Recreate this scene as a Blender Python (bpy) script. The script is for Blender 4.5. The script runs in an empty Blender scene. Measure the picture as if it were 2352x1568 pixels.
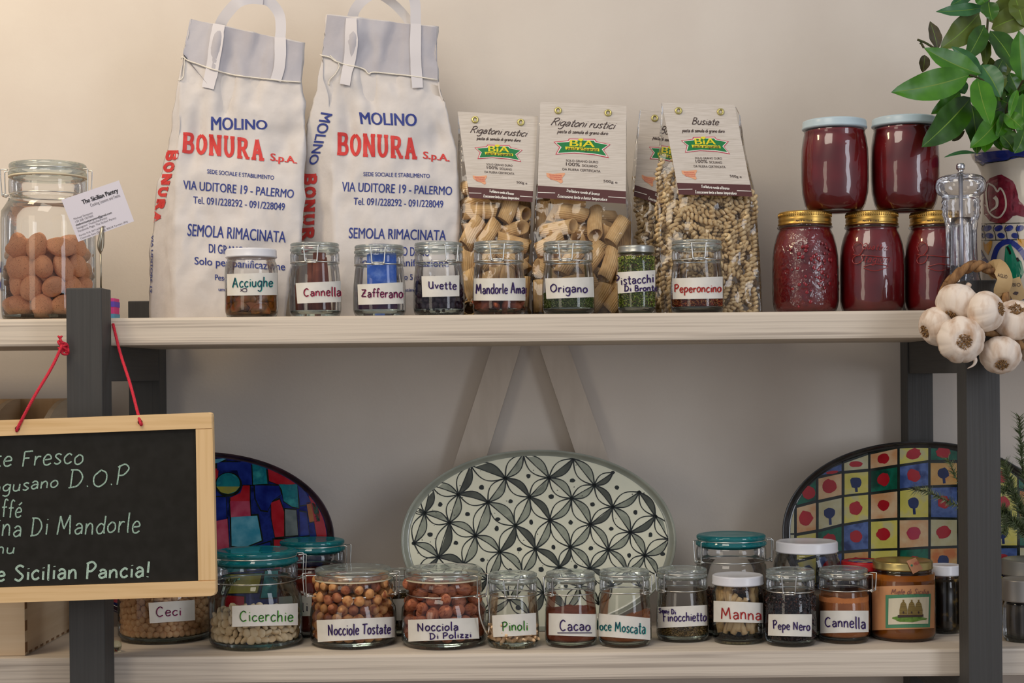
import bpy, bmesh, math, random
import numpy as np
from mathutils import Vector, Matrix, noise as mn
from mathutils.bvhtree import BVHTree
random.seed(11)
PI = math.pi
sc = bpy.context.scene
COL = sc.collection

# ------------------------------------------------------------------ camera
F = 3600.0                      # focal length for a 2352 px wide frame
CX, CY = 1226.0, 867.0          # where the level line of sight meets the frame
ROLL = math.radians(0.55)
EYE = 1.35
cr, sr = math.cos(ROLL), math.sin(ROLL)
cd = bpy.data.cameras.new('camera')
cam = bpy.data.objects.new('camera', cd)
COL.objects.link(cam)
sc.camera = cam
cam.location = (0, 0, EYE)
cam.rotation_euler = (PI / 2, ROLL, 0)
cd.sensor_width = 36
cd.lens = 36 * F / 2352
cd.shift_x = -(CX - 1176) / 2352
cd.shift_y = (CY - 784) / 2352
cd.clip_start = 0.05

# ------------------------------------------------------------------ light
w = bpy.data.worlds.new('world')
sc.world = w
w.use_nodes = True
w.node_tree.nodes['Background'].inputs[0].default_value = (0.56, 0.57, 0.64, 1)
w.node_tree.nodes['Background'].inputs[1].default_value = 0.64


def area(name, loc, aim, size, power, color, size_y=None):
    l = bpy.data.lights.new(name, 'AREA')
    l.energy = power
    l.color = color
    l.shape = 'RECTANGLE'
    l.size = size
    l.size_y = size_y or size
    o = bpy.data.objects.new(name, l)
    COL.objects.link(o)
    o.location = loc
    d = Vector(aim) - Vector(loc)
    o.rotation_euler = d.to_track_quat('-Z', 'Y').to_euler()
    return o


area('lamp_light', (-1.15, 1.75, 2.55), (-0.7, 2.45, 1.4), 0.30, 7.0, (1.0, 0.78, 0.50))
area('ceiling_light', (-0.5, 0.9, 2.75), (0.0, 2.4, 1.3), 0.8, 12.5, (1.0, 0.90, 0.76))
area('window_light', (1.75, 0.35, 1.75), (0.0, 2.4, 1.3), 0.55, 14, (0.86, 0.91, 1.0), 1.5)
area('room_light', (-1.6, 0.1, 1.5), (0.0, 2.4, 1.2), 0.6, 6.0, (1.0, 0.88, 0.70), 1.2)

vs = sc.view_settings
vs.view_transform = 'Standard'
vs.look = 'None'
vs.gamma = 1
vs.use_curve_mapping = False
vs.exposure = 0.0
cy = sc.cycles
cy.max_bounces = 10
cy.diffuse_bounces = 3
cy.glossy_bounces = 4
cy.transmission_bounces = 8
cy.transparent_max_bounces = 24
cy.use_denoising = True
cy.sample_clamp_indirect = 4.0

# ------------------------------------------------------------------ helpers


def lin(h):
    h = h.lstrip('#')
    out = []
    for i in (0, 2, 4):
        v = int(h[i:i + 2], 16) / 255
        out.append(v / 12.92 if v <= 0.04045 else ((v + 0.055) / 1.055) ** 2.4)
    return tuple(out)


def P(px, py, Y):
    """world point that stands at photo pixel (px, py), Y metres into the room"""
    dx, dy = px - CX, py - CY
    u = dx * cr - dy * sr
    v = dx * sr + dy * cr
    return Vector((u * Y / F, Y, EYE - v * Y / F))


def ray(px, py):
    return (P(px, py, 1.0) - Vector((0, 0, EYE))).normalized()


CAMP = Vector((0, 0, EYE))
MATS = {}


def mat(name, color, rough=0.6, metal=0.0, color2=None, scale=40.0, stretch=(1, 1, 1), bump=0.0,
        bscale=None, spec=0.5, fac=(0.35, 0.65), coat=0.0, sss=0.0, detail=4.0, trans=0.0, ior=1.45, c3=None):
    """procedural principled material; color2 is mixed in by stretched noise"""
    if name in MATS:
        return MATS[name]
    m = bpy.data.materials.new(name)
    m.use_nodes = True
    nt = m.node_tree
    b = nt.nodes['Principled BSDF']
    c1 = lin(color) if isinstance(color, str) else color
    b.inputs['Base Color'].default_value = (*c1, 1)
    b.inputs['Roughness'].default_value = rough
    b.inputs['Metallic'].default_value = metal
    b.inputs['Specular IOR Level'].default_value = spec
    b.inputs['Coat Weight'].default_value = coat
    b.inputs['Coat Roughness'].default_value = 0.08
    b.inputs['Transmission Weight'].default_value = trans
    b.inputs['IOR'].default_value = ior
    if sss:
        b.inputs['Subsurface Weight'].default_value = sss
        b.inputs['Subsurface Radius'].default_value = (0.004, 0.002, 0.001)
        b.inputs['Subsurface Scale'].default_value = 1.0
    tc = nt.nodes.new('ShaderNodeTexCoord')
    mp = nt.nodes.new('ShaderNodeMapping')
    mp.inputs['Scale'].default_value = stretch
    nt.links.new(tc.outputs['Object'], mp.inputs['Vector'])
    if color2 is not None:
        n = nt.nodes.new('ShaderNodeTexNoise')
        n.inputs['Scale'].default_value = scale
        n.inputs['Detail'].default_value = detail
        nt.links.new(mp.outputs[0], n.inputs['Vector'])
        r = nt.nodes.new('ShaderNodeValToRGB')
        r.color_ramp.elements[0].position = fac[0]
        r.color_ramp.elements[1].position = fac[1]
        r.color_ramp.elements[0].color = (*c1, 1)
        c2 = lin(color2) if isinstance(color2, str) else color2
        r.color_ramp.elements[1].color = (*c2, 1)
        if c3:
            e = r.color_ramp.elements.new((fac[0] + fac[1]) / 2)
            e.color = (*lin(c3), 1)
        nt.links.new(n.outputs['Fac'], r.inputs[0])
        nt.links.new(r.outputs[0], b.inputs['Base Color'])
    if bump:
        n2 = nt.nodes.new('ShaderNodeTexNoise')
        n2.inputs['Scale'].default_value = bscale or scale
        n2.inputs['Detail'].default_value = 3
        nt.links.new(mp.outputs[0], n2.inputs['Vector'])
        bp = nt.nodes.new('ShaderNodeBump')
        bp.inputs['Strength'].default_value = min(1.0, bump)
        bp.inputs['Distance'].default_value = 0.002
        nt.links.new(n2.outputs['Fac'], bp.inputs['Height'])
        nt.links.new(bp.outputs[0], b.inputs['Normal'])
    MATS[name] = m
    return m


def thin_glass(name, tint=(0.93, 0.96, 0.94), edge=(0.42, 0.50, 0.46), gloss=0.03, bump=0.0, bscale=30,
               ior=1.5, lift=0.0, haze=0.0, dist=0.004, hcol=(0.75, 0.8, 0.77)):
    """one wall of glass: clear through the middle, denser where seen edge on, mirrors the room"""
    if name in MATS:
        return MATS[name]
    m = bpy.data.materials.new(name)
    m.use_nodes = True
    nt = m.node_tree
    nt.nodes.clear()
    out = nt.nodes.new('ShaderNodeOutputMaterial')
    tr = nt.nodes.new('ShaderNodeBsdfTransparent')
    gl = nt.nodes.new('ShaderNodeBsdfGlossy')
    gl.inputs['Roughness'].default_value = gloss
    gl.inputs['Color'].default_value = (1, 1, 1, 1)
    lw = nt.nodes.new('ShaderNodeLayerWeight')
    lw.inputs['Blend'].default_value = 0.5
    rp = nt.nodes.new('ShaderNodeValToRGB')
    rp.color_ramp.elements[0].position = 0.0
    rp.color_ramp.elements[0].color = (*tint, 1)
    rp.color_ramp.elements[1].position = 0.97
    rp.color_ramp.elements[1].color = (*edge, 1)
    e = rp.color_ramp.elements.new(0.72)
    e.color = (*[t * 0.93 for t in tint], 1)
    nt.links.new(lw.outputs['Facing'], rp.inputs[0])
    nt.links.new(rp.outputs[0], tr.inputs['Color'])
    fr = nt.nodes.new('ShaderNodeFresnel')
    fr.inputs['IOR'].default_value = ior
    ad = nt.nodes.new('ShaderNodeMath')
    ad.operation = 'MULTIPLY_ADD'
    ad.use_clamp = True
    ad.inputs[1].default_value = 0.85
    ad.inputs[2].default_value = lift
    nt.links.new(fr.outputs[0], ad.inputs[0])
    mx = nt.nodes.new('ShaderNodeMixShader')
    nt.links.new(ad.outputs[0], mx.inputs[0])
    nt.links.new(tr.outputs[0], mx.inputs[1])
    nt.links.new(gl.outputs[0], mx.inputs[2])
    last = mx
    if haze:
        df = nt.nodes.new('ShaderNodeBsdfDiffuse')
        df.inputs['Color'].default_value = (*hcol, 1)
        m2 = nt.nodes.new('ShaderNodeMixShader')
        m2.inputs[0].default_value = haze
        nt.links.new(mx.outputs[0], m2.inputs[1])
        nt.links.new(df.outputs[0], m2.inputs[2])
        last = m2
    nt.links.new(last.outputs[0], out.inputs[0])
    if bump:
        tc = nt.nodes.new('ShaderNodeTexCoord')
        n2 = nt.nodes.new('ShaderNodeTexNoise')
        n2.inputs['Scale'].default_value = bscale
        n2.inputs['Detail'].default_value = 2.5
        nt.links.new(tc.outputs['Object'], n2.inputs['Vector'])
        bp = nt.nodes.new('ShaderNodeBump')
        bp.inputs['Strength'].default_value = bump
        bp.inputs['Distance'].default_value = dist
        nt.links.new(n2.outputs['Fac'], bp.inputs['Height'])
        nt.links.new(bp.outputs[0], gl.inputs['Normal'])
        nt.links.new(bp.outputs[0], fr.inputs['Normal'])
    MATS[name] = m
    return m


def tag(o, label=None, cat=None, group=None, kind=None):
    if label:
        o['label'] = label
    if cat:
        o['category'] = cat
    if group:
        o['group'] = group
    if kind:
        o['kind'] = kind
    return o


def empty(name, loc, label, cat, group=None):
    o = bpy.data.objects.new(name, None)
    o.empty_display_size = 0.02
    COL.objects.link(o)
    o.location = loc
    return tag(o, label, cat, group)


def wloc(o):
    v = Vector((0, 0, 0))
    while o is not None:
        v += Vector(o.location)
        o = o.parent
    return v


def mk(name, V, Fc, m, parent=None, smooth=True, mi=None):
    """link one mesh object; V in world metres, the object keeps its parent's origin"""
    V = np.asarray(V, dtype=float).reshape(-1, 3)
    if parent is not None:
        org = wloc(parent)
    else:
        lo, hi = V.min(0), V.max(0)
        org = Vector(((lo[0] + hi[0]) / 2, (lo[1] + hi[1]) / 2, lo[2]))
    me = bpy.data.meshes.new(name)
    me.from_pydata((V - np.array(org)).tolist(), [], [list(f) for f in Fc])
    ms = m if isinstance(m, (list, tuple)) else [m]
    for x in ms:
        me.materials.append(x)
    if mi is not None:
        me.polygons.foreach_set('material_index', mi)
    if smooth:
        me.polygons.foreach_set('use_smooth', [True] * len(me.polygons))
    me.update()
    o = bpy.data.objects.new(name, me)
    COL.objects.link(o)
    if parent is not None:
        o.parent = parent
        o.location = (0, 0, 0)
    else:
        o.location = org
    return o


class MB:
    """gathers shapes (world metres) for one mesh"""

    def __init__(s):
        s.V, s.F, s.M = [], [], []

    def add(s, V, Fc, mi=0):
        b = len(s.V)
        s.V.extend([tuple(v) for v in V])
        s.F.extend([tuple(i + b for i in f) for f in Fc])
        s.M.extend([mi] * len(Fc))
        return s

    def box(s, lo, hi, bev=0.0, mi=0):
        lo = [min(a, b) for a, b in zip(lo, hi)], [max(a, b) for a, b in zip(lo, hi)]
        lo, hi = lo
        if bev:
            bm = bmesh.new()
            bmesh.ops.create_cube(bm, size=1)
            for v in bm.verts:
                v.co = Vector([lo[i] + (v.co[i] + 0.5) * (hi[i] - lo[i]) for i in range(3)])
            bmesh.ops.bevel(bm, geom=bm.edges[:], offset=bev, segments=2, affect='EDGES', profile=0.6)
            V = [v.co.copy() for v in bm.verts]
            bm.verts.index_update()
            Fc = [[v.index for v in f.verts] for f in bm.faces]
            bm.free()
            return s.add(V, Fc, mi)
        V = [(x, y, z) for z in (lo[2], hi[2]) for y in (lo[1], hi[1]) for x in (lo[0], hi[0])]
        return s.add(V, [(0, 2, 3, 1), (4, 5, 7, 6), (0, 1, 5, 4), (2, 6, 7, 3), (0, 4, 6, 2), (1, 3, 7, 5)], mi)

    def lathe(s, prof, c, seg=40, mi=0, cap=False, sq=0.0):
        c = Vector(c)
        V, Fc = [], []
        n = len(prof)
        for r, z in prof:
            for k in range(seg):
                a = 2 * PI * k / seg
                q = 1.0
                if sq:
                    q = 1 + sq * (1 / max(abs(math.cos(a)), abs(math.sin(a))) - 1)
                V.append((c.x + r * q * math.sin(a), c.y - r * q * math.cos(a), c.z + z))
        for i in range(n - 1):
            for k in range(seg):
                k2 = (k + 1) % seg
                Fc.append((i * seg + k, i * seg + k2, (i + 1) * seg + k2, (i + 1) * seg + k))
        if cap:
            Fc.append(tuple(range((n - 1) * seg, n * seg)))
            Fc.append(tuple(reversed(range(seg))))
        return s.add(V, Fc, mi)

    def tube(s, pts, r, sides=8, closed=False, mi=0, cap=True):
        V, Fc = tube_geo(pts, r, sides, closed, cap)
        return s.add(V, Fc, mi)

    def build(s, name, m, parent=None, smooth=True):
        return mk(name, s.V, s.F, m, parent, smooth, s.M if isinstance(m, (list, tuple)) else None)


def tube_geo(pts, r, sides=8, closed=False, cap=True):
    pts = [Vector(p) for p in pts]
    n = len(pts)
    rs = r if isinstance(r, (list, tuple)) else [r] * n
    V, Fc = [], []
    up = None
    for i, p in enumerate(pts):
        a = pts[(i - 1) % n] if (closed or i > 0) else p
        b = pts[(i + 1) % n] if (closed or i < n - 1) else p
        t = (b - a)
        t = t.normalized() if t.length > 1e-9 else Vector((0, 0, 1))
        if up is None:
            up = t.orthogonal().normalized()
        else:
            up = (up - t * up.dot(t))
            up = up.normalized() if up.length > 1e-6 else t.orthogonal().normalized()
        sd = t.cross(up)
        for k in range(sides):
            an = 2 * PI * k / sides
            V.append(p + (up * math.cos(an) + sd * math.sin(an)) * rs[i])
    m = n if closed else n - 1
    for i in range(m):
        for k in range(sides):
            k2 = (k + 1) % sides
            j = (i + 1) % n
            Fc.append((i * sides + k, i * sides + k2, j * sides + k2, j * sides + k))
    if cap and not closed:
        Fc.append(tuple(reversed(range(sides))))
        Fc.append(tuple(range((n - 1) * sides, n * sides)))
    return V, Fc


def smooth_path(pts, k=6, closed=False):
    """Catmull-Rom through the points"""
    pts = [np.array(p, float) for p in pts]
    n = len(pts)
    if n < 3:
        if n == 2:
            return [pts[0] + (pts[1] - pts[0]) * t / k for t in range(k + 1)]
        return pts
    out = []
    for i in range(n if closed else n - 1):
        p0 = pts[(i - 1) % n] if (closed or i > 0) else pts[0] * 2 - pts[1]
        p1, p2 = pts[i], pts[(i + 1) % n]
        p3 = pts[(i + 2) % n] if (closed or i + 2 < n) else p2 * 2 - p1
        for j in range(k):
            t = j / k
            out.append(0.5 * ((2 * p1) + (p2 - p0) * t + (2 * p0 - 5 * p1 + 4 * p2 - p3) * t * t
                              + (3 * p1 - p0 - 3 * p2 + p3) * t ** 3))
    if not closed:
        out.append(pts[-1])
    return out


# ---------------------------------------------------------------- surfaces that take print
def on_plane(o, n, off=0.0006):
    o, n = Vector(o), Vector(n).normalized()

    def f(x, y, k=1.0):
        d = ray(x, y)
        t = (o + n * off * k - CAMP).dot(n) / d.dot(n)
        return CAMP + d * t
    return f


def on_cyl(c, R, off=0.0006):
    """front of an upright cylinder"""
    c = Vector(c)

    def f(x, y, k=1.0):
        r = R + off * k
        d = ray(x, y)
        # clamp to just inside the silhouette
        a = d.x * d.x + d.y * d.y
        b = d.x * (CAMP.x - c.x) + d.y * (CAMP.y - c.y)
        cc = (CAMP.x - c.x) ** 2 + (CAMP.y - c.y) ** 2 - r * r
        q = b * b - a * cc
        if q < 0:
            t = -b / a
            p = CAMP + d * t
            h = Vector((p.x - c.x, p.y - c.y, 0))
            h = h.normalized() * r
            return Vector((c.x + h.x, c.y + h.y - 0.0002, p.z))
        t = (-b - math.sqrt(q)) / a
        return CAMP + d * t
    return f


def on_mesh(objs, off=0.0006):
    V, Fc = [], []
    for o in objs:
        b = len(V)
        w0 = wloc(o)
        V += [v.co + w0 for v in o.data.vertices]
        Fc += [[i + b for i in p.vertices] for p in o.data.polygons]
    bvh = BVHTree.FromPolygons(V, Fc)

    def f(x, y, k=1.0):
        d = ray(x, y)
        h, n, i, dist = bvh.ray_cast(CAMP, d)
        if h is None:
            h, n, i, dist = bvh.find_nearest(CAMP + d * f.last)
        else:
            f.last = dist
        if n.dot(d) > 0:
            n = -n
        return h + n * off * k
    f.last = 2.3
    return f


# ---------------------------------------------------------------- print and pen
_tc = {}


def text2d(s, bold=0.0):
    key = (s, bold)
    if key not in _tc:
        cu = bpy.data.curves.new('t', 'FONT')
        cu.body = s
        cu.size = 1
        cu.resolution_u = 4
        o = bpy.data.objects.new('t', cu)
        COL.objects.link(o)
        dg = bpy.context.evaluated_depsgraph_get()
        me = bpy.data.meshes.new_from_object(o.evaluated_get(dg))
        bm = bmesh.new()
        bm.from_mesh(me)
        bmesh.ops.triangulate(bm, faces=bm.faces[:])
        for _ in range(2):
            lg = [e for e in bm.edges if e.calc_length() > .30]
            if lg:
                bmesh.ops.subdivide_edges(bm, edges=lg, cuts=1)
                bmesh.ops.triangulate(bm, faces=[f for f in bm.faces if len(f.verts) > 4])
        bm.verts.index_update()
        V = np.array([v.co[:2] for v in bm.verts])
        Fc = [[v.index for v in f.verts] for f in bm.faces]
        bm.free()
        if bold and len(V):         # heavier weight: the same letters struck again beside themselves
            V0, F0, n0 = V, list(Fc), len(V)
            for k, dx in enumerate((bold, -bold)):
                V = np.vstack([V, V0 + (dx, 0)])
                Fc = Fc + [[i + n0 * (k + 1) for i in f] for f in F0]
        bpy.data.objects.remove(o)
        bpy.data.curves.remove(cu)
        bpy.data.meshes.remove(me)
        _tc[key] = (V, Fc)
    return _tc[key]


CAPH = 0.682   # cap height of the built-in face


def quad(q):
    TL, TR, BR, BL = [np.array(p, float) for p in q]

    def f(u, v):
        return (BL * (1 - u) + BR * u) * (1 - v) + (TL * (1 - u) + TR * u) * v
    return f


def printed(s, q, surf, mb, mi=0, bold=0.0, k=1.0):
    """type set in the quad q = TL, TR, BR, BL; the quad spans baseline to cap height"""
    V, Fc = text2d(s, bold)
    if not len(V):
        return
    x0, x1 = V[:, 0].min(), V[:, 0].max()
    f = quad(q)
    # break long triangles so that the print follows the surface
    W = []
    n0 = len(V) // 3 if bold else len(V)
    for i, v in enumerate(V):
        p = f((v[0] - x0) / (x1 - x0), v[1] / CAPH)
        W.append(surf(p[0], p[1], k + .06 * (i // n0)))
    mb.add(W, Fc, mi)


_rc = [0]


def ribbon(pts, wd, surf, mb, mi=0, k=1.0):
    _rc[0] = (_rc[0] + 1) % 7
    k = k + .05 * _rc[0]
    pts = [np.array(p, float) for p in pts]
    keep = [pts[0]]
    for p in pts[1:]:
        if np.hypot(*(p - keep[-1])) > 0.25:
            keep.append(p)
    pts = [keep[0]]
    for p in keep[1:]:
        m = max(1, int(np.hypot(*(p - pts[-1])) / 7))
        a = pts[-1]
        pts += [a + (p - a) * j / m for j in range(1, m + 1)]
    n = len(pts)
    if n < 2:
        p = pts[0]
        pts = [p - (wd / 2, 0), p + (wd / 2, 0)]
        n = 2
    V, Fc = [], []
    for i, p in enumerate(pts):
        t = pts[min(i + 1, n - 1)] - pts[max(i - 1, 0)]
        L = np.hypot(*t) or 1
        t = t / L
        nn = np.array((-t[1], t[0])) * (wd if not callable(wd) else wd(i / (n - 1))) / 2
        V += [surf(*(p + nn), k), surf(*(p - nn), k)]
    for i in range(n - 1):
        Fc.append((2 * i, 2 * i + 1, 2 * i + 3, 2 * i + 2))
    mb.add(V, Fc, mi)


def blob(c, rx, ry, surf, mb, mi=0, k=1.0, n=12, jit=0.0, rot=0.0):
    out = []
    for i in range(n):
        a = 2 * PI * i / n
        j = 1 + random.uniform(-jit, jit)
        x, y = rx * math.cos(a) * j, ry * math.sin(a) * j
        out.append((c[0] + x * math.cos(rot) - y * math.sin(rot), c[1] + x * math.sin(rot) + y * math.cos(rot)))
    fan(c, out, surf, mb, mi, k, max(1, int(max(rx, ry) / 8)))


def fan(c, out, surf, mb, mi, k, rings):
    V = [surf(c[0], c[1], k)]
    n = len(out)
    for r in range(1, rings + 1):
        for p in out:
            V.append(surf(c[0] + (p[0] - c[0]) * r / rings, c[1] + (p[1] - c[1]) * r / rings, k))
    Fc = [(0, 1 + i, 1 + (i + 1) % n) for i in range(n)]
    for r in range(rings - 1):
        b = 1 + r * n
        Fc += [(b + i, b + n + i, b + n + (i + 1) % n, b + (i + 1) % n) for i in range(n)]
    mb.add(V, Fc, mi)


def patch(poly, surf, mb, mi=0, k=1.0):
    """filled polygon (star-shaped about its middle), edges cut fine"""
    pts = []
    n = len(poly)
    for i in range(n):
        a, b = np.array(poly[i], float), np.array(poly[(i + 1) % n], float)
        m = max(1, int(np.hypot(*(b - a)) / 8))
        pts += [a + (b - a) * j / m for j in range(m)]
    c = sum(pts) / len(pts)
    far = max(np.hypot(*(p - c)) for p in pts)
    fan(c, pts, surf, mb, mi, k, max(1, int(far / 9)))


def quadpatch(q, surf, mb, mi=0, k=1.0, nu=12, nv=4):
    f = quad(q)
    V = []
    for j in range(nv + 1):
        for i in range(nu + 1):
            p = f(i / nu, j / nv)
            V.append(surf(p[0], p[1], k))
    Fc = [(j * (nu + 1) + i, j * (nu + 1) + i + 1, (j + 1) * (nu + 1) + i + 1, (j + 1) * (nu + 1) + i)
          for j in range(nv) for i in range(nu)]
    mb.add(V, Fc, mi)


# single-stroke hand: x-height 1, capitals 1.75, (advance, strokes)
G = {
    'a': (.95, [[(.15, .8), (.42, 1), (.74, .78), (.78, 0)], [(.76, .56), (.4, .55), (.12, .3), (.3, 0), (.6, .08), (.77, .32)]]),
    'b': (.95, [[(.12, 1.75), (.12, 0)], [(.12, .6), (.45, 1), (.85, .6), (.6, .05), (.12, .1)]]),
    'c': (.85, [[(.75, .85), (.45, 1), (.1, .6), (.2, .1), (.5, 0), (.78, .2)]]),
    'd': (1.0, [[(.8, .8), (.45, 1), (.1, .55), (.25, .05), (.6, .05), (.82, .4)], [(.84, 1.75), (.82, .4), (.9, 0)]]),
    'e': (.9, [[(.12, .52), (.75, .6), (.65, .95), (.35, 1), (.1, .6), (.2, .1), (.5, 0), (.8, .18)]]),
    'f': (.7, [[(.7, 1.6), (.45, 1.75), (.3, 1.4), (.3, 0)], [(.02, .95), (.62, .98)]]),
    'g': (1.0, [[(.8, .85), (.45, 1), (.1, .6), (.25, .1), (.6, .1), (.8, .5)], [(.84, 1), (.84, -.4), (.55, -.75), (.15, -.6)]]),
    'h': (.95, [[(.12, 1.75), (.12, 0)], [(.12, .55), (.4, .95), (.7, .85), (.76, 0)]]),
    'i': (.4, [[(.2, .95), (.2, 0)], [(.2, 1.38), (.22, 1.3)]]),
    'l': (.42, [[(.18, 1.75), (.18, .15), (.3, 0)]]),
    'm': (1.35, [[(.1, 1), (.1, 0)], [(.1, .6), (.35, .98), (.6, .8), (.62, 0)], [(.62, .6), (.85, .98), (1.12, .8), (1.14, 0)]]),
    'n': (.95, [[(.1, 1), (.1, 0)], [(.1, .55), (.4, .98), (.7, .8), (.76, 0)]]),
    'o': (.95, [[(.45, 1), (.1, .65), (.15, .15), (.45, 0), (.8, .3), (.75, .8), (.45, 1)]]),
    'p': (.95, [[(.12, 1), (.12, -.7)], [(.12, .7), (.45, 1), (.82, .65), (.55, .1), (.12, .15)]]),
    'r': (.7, [[(.12, 1), (.12, 0)], [(.12, .55), (.35, .92), (.64, .92)]]),
    's': (.8, [[(.7, .88), (.4, 1), (.15, .78), (.4, .5), (.68, .25), (.4, 0), (.08, .12)]]),
    't': (.7, [[(.32, 1.55), (.32, .15), (.45, 0), (.64, .1)], [(.03, 1.02), (.62, 1.05)]]),
    'u': (.95, [[(.1, 1), (.12, .25), (.4, 0), (.7, .25), (.76, 1)], [(.76, .9), (.78, 0)]]),
    'v': (.85, [[(.08, 1), (.38, 0)], [(.38, 0), (.74, 1)]]),
    'z': (.85, [[(.1, .95), (.7, .95)], [(.7, .95), (.1, .03)], [(.1, .03), (.75, .03)]]),
    'A': (1.25, [[(.05, 0), (.55, 1.75)], [(.55, 1.75), (1.05, 0)], [(.25, .65), (.88, .65)]]),
    'B': (1.15, [[(.15, 1.7), (.15, 0)], [(.15, 1.7), (.7, 1.6), (.75, 1.1), (.15, .9)], [(.15, .9), (.85, .75), (.85, .15), (.15, 0)]]),
    'C': (1.2, [[(1.0, 1.5), (.65, 1.75), (.2, 1.3), (.12, .5), (.5, 0), (1.0, .2)]]),
    'D': (1.3, [[(.2, 1.7), (.2, 0)], [(.05, 1.7), (.7, 1.6), (1.08, .9), (.75, .15), (.05, 0)]]),
    'E': (1.05, [[(.85, 1.6), (.5, 1.75), (.2, 1.4), (.5, 1), (.12, .5), (.4, 0), (.95, .2)]]),
    'F': (1.05, [[(.2, 1.7), (.2, 0)], [(.2, 1.7), (.95, 1.75)], [(.2, .95), (.72, .98)]]),
    'L': (.95, [[(.15, 1.75), (.15, .05)], [(.15, .05), (.8, .05)]]),
    'M': (1.6, [[(.1, 0), (.25, 1.7)], [(.25, 1.7), (.7, .5)], [(.7, .5), (1.2, 1.75)], [(1.2, 1.75), (1.35, 0)]]),
    'N': (1.3, [[(.12, 0), (.15, 1.7)], [(.15, 1.7), (.95, .05)], [(.95, .05), (1.0, 1.75)]]),
    'O': (1.35, [[(.6, 1.7), (.12, 1.1), (.2, .3), (.65, 0), (1.12, .5), (1.05, 1.35), (.6, 1.7)]]),
    'P': (1.1, [[(.18, 1.7), (.15, 0)], [(.05, 1.55), (.6, 1.75), (.95, 1.35), (.6, .85), (.18, .8)]]),
    'Q': (1.3, [[(.6, 1.7), (.12, 1.1), (.2, .3), (.65, 0), (1.1, .5), (1.05, 1.35), (.6, 1.7)], [(.75, .45), (1.2, -.15)]]),
    'R': (1.2, [[(.18, 1.7), (.12, 0)], [(.0, 1.5), (.6, 1.78), (.98, 1.4), (.6, .95), (.2, .85)], [(.45, .9), (1.05, 0)]]),
    'S': (1.1, [[(.95, 1.55), (.55, 1.75), (.2, 1.4), (.55, .95), (.9, .5), (.55, 0), (.1, .2)]]),
    'T': (1.1, [[(.5, 1.7), (.48, 0)], [(.0, 1.68), (1.15, 1.78)]]),
    'U': (1.2, [[(.15, 1.7), (.18, .4), (.55, 0), (.9, .4), (.95, 1.7)], [(.95, 1.0), (1.0, 0)]]),
    'Z': (1.2, [[(.1, 1.7), (1.0, 1.7)], [(1.0, 1.7), (.1, .03)], [(.1, .03), (1.05, .05)], [(.35, .88), (.85, .9)]]),
    '.': (.35, [[(.12, .02), (.18, .08)]]),
    '!': (.5, [[(.25, 1.75), (.2, .5)], [(.18, .02), (.2, .12)]]),
    'é': (.9, [[(.12, .52), (.75, .6), (.65, .95), (.35, 1), (.1, .6), (.2, .1), (.5, 0), (.8, .18)], [(.4, 1.3), (.75, 1.6)]]),
    ' ': (.55, []),
}


def pen(s, q, surf, mb, wd=2.4, mi=0, k=1.0, jit=0.04, shear=0.0, space=0.12, seg=5, dx=0, dy=0):
    """handwriting in the quad (baseline to capital height)"""
    rnd = random.Random(len(s) * 7 + ord(s[0]))
    tot = sum(G[c][0] + space for c in s) - space
    f = quad(q)
    x = 0
    for c in s:
        adv, strokes = G[c]
        jy = rnd.uniform(-jit, jit) * 1.5
        js = 1 + rnd.uniform(-jit, jit) * 2
        for st in strokes:
            pts = smooth_path(st, seg) if len(st) > 2 else smooth_path(st, 3)
            out = []
            for p in pts:
                yy = p[1] * js + jy
                u = (x + p[0] + shear * p[1]) / tot
                r = f(u, yy / 1.75)
                out.append((r[0] + dx, r[1] + dy))
            ribbon(out, wd, surf, mb, mi, k)
        x += adv + space

# ================================================================ room and shelving
ZU = EYE + 0.0877      # top of the upper board
ZL = EYE - 0.3768      # top of the lower board
YS, YBK = 2.148, 2.42  # front and back edge of the boards
YW = 2.475             # wall

M_wall = mat('wall_plaster', '#dcd3c7', 0.9, color2='#d7cdc1', scale=7, bump=0.12, bscale=160, spec=0.2)
M_floor = mat('floor_tile', '#8a7763', 0.6, color2='#7b6855', scale=5)
M_board = mat('painted_pine', '#dacdbb', 0.55, color2='#b3a697', scale=1.0, stretch=(3.0, 40, 230), bump=0.35, fac=(0.50, 0.72), detail=3, spec=0.3)
M_brace = mat('painted_brace', '#cfc3b4', 0.7, color2='#c6baab', scale=1, stretch=(60, 10, 12), spec=0.2)
M_post = mat('charcoal_stain', '#494846', 0.55, color2='#42413f', scale=1, stretch=(300, 260, 6), bump=0.3, fac=(0.3, 0.75), spec=0.35)
M_postx = mat('charcoal_stain_rail', '#494846', 0.55, color2='#42413f', scale=1, stretch=(300, 6, 260), bump=0.3, fac=(0.3, 0.75), spec=0.35)

o = MB().box((-4, YW, 0), (4, YW + 0.1, 3.0)).build('wall_back', M_wall, None, False)
tag(o, kind='structure')
o = MB().box((-4, -1.5, -0.05), (4, YW, 0)).build('floor', M_floor, None, False)
tag(o, kind='structure')

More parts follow.
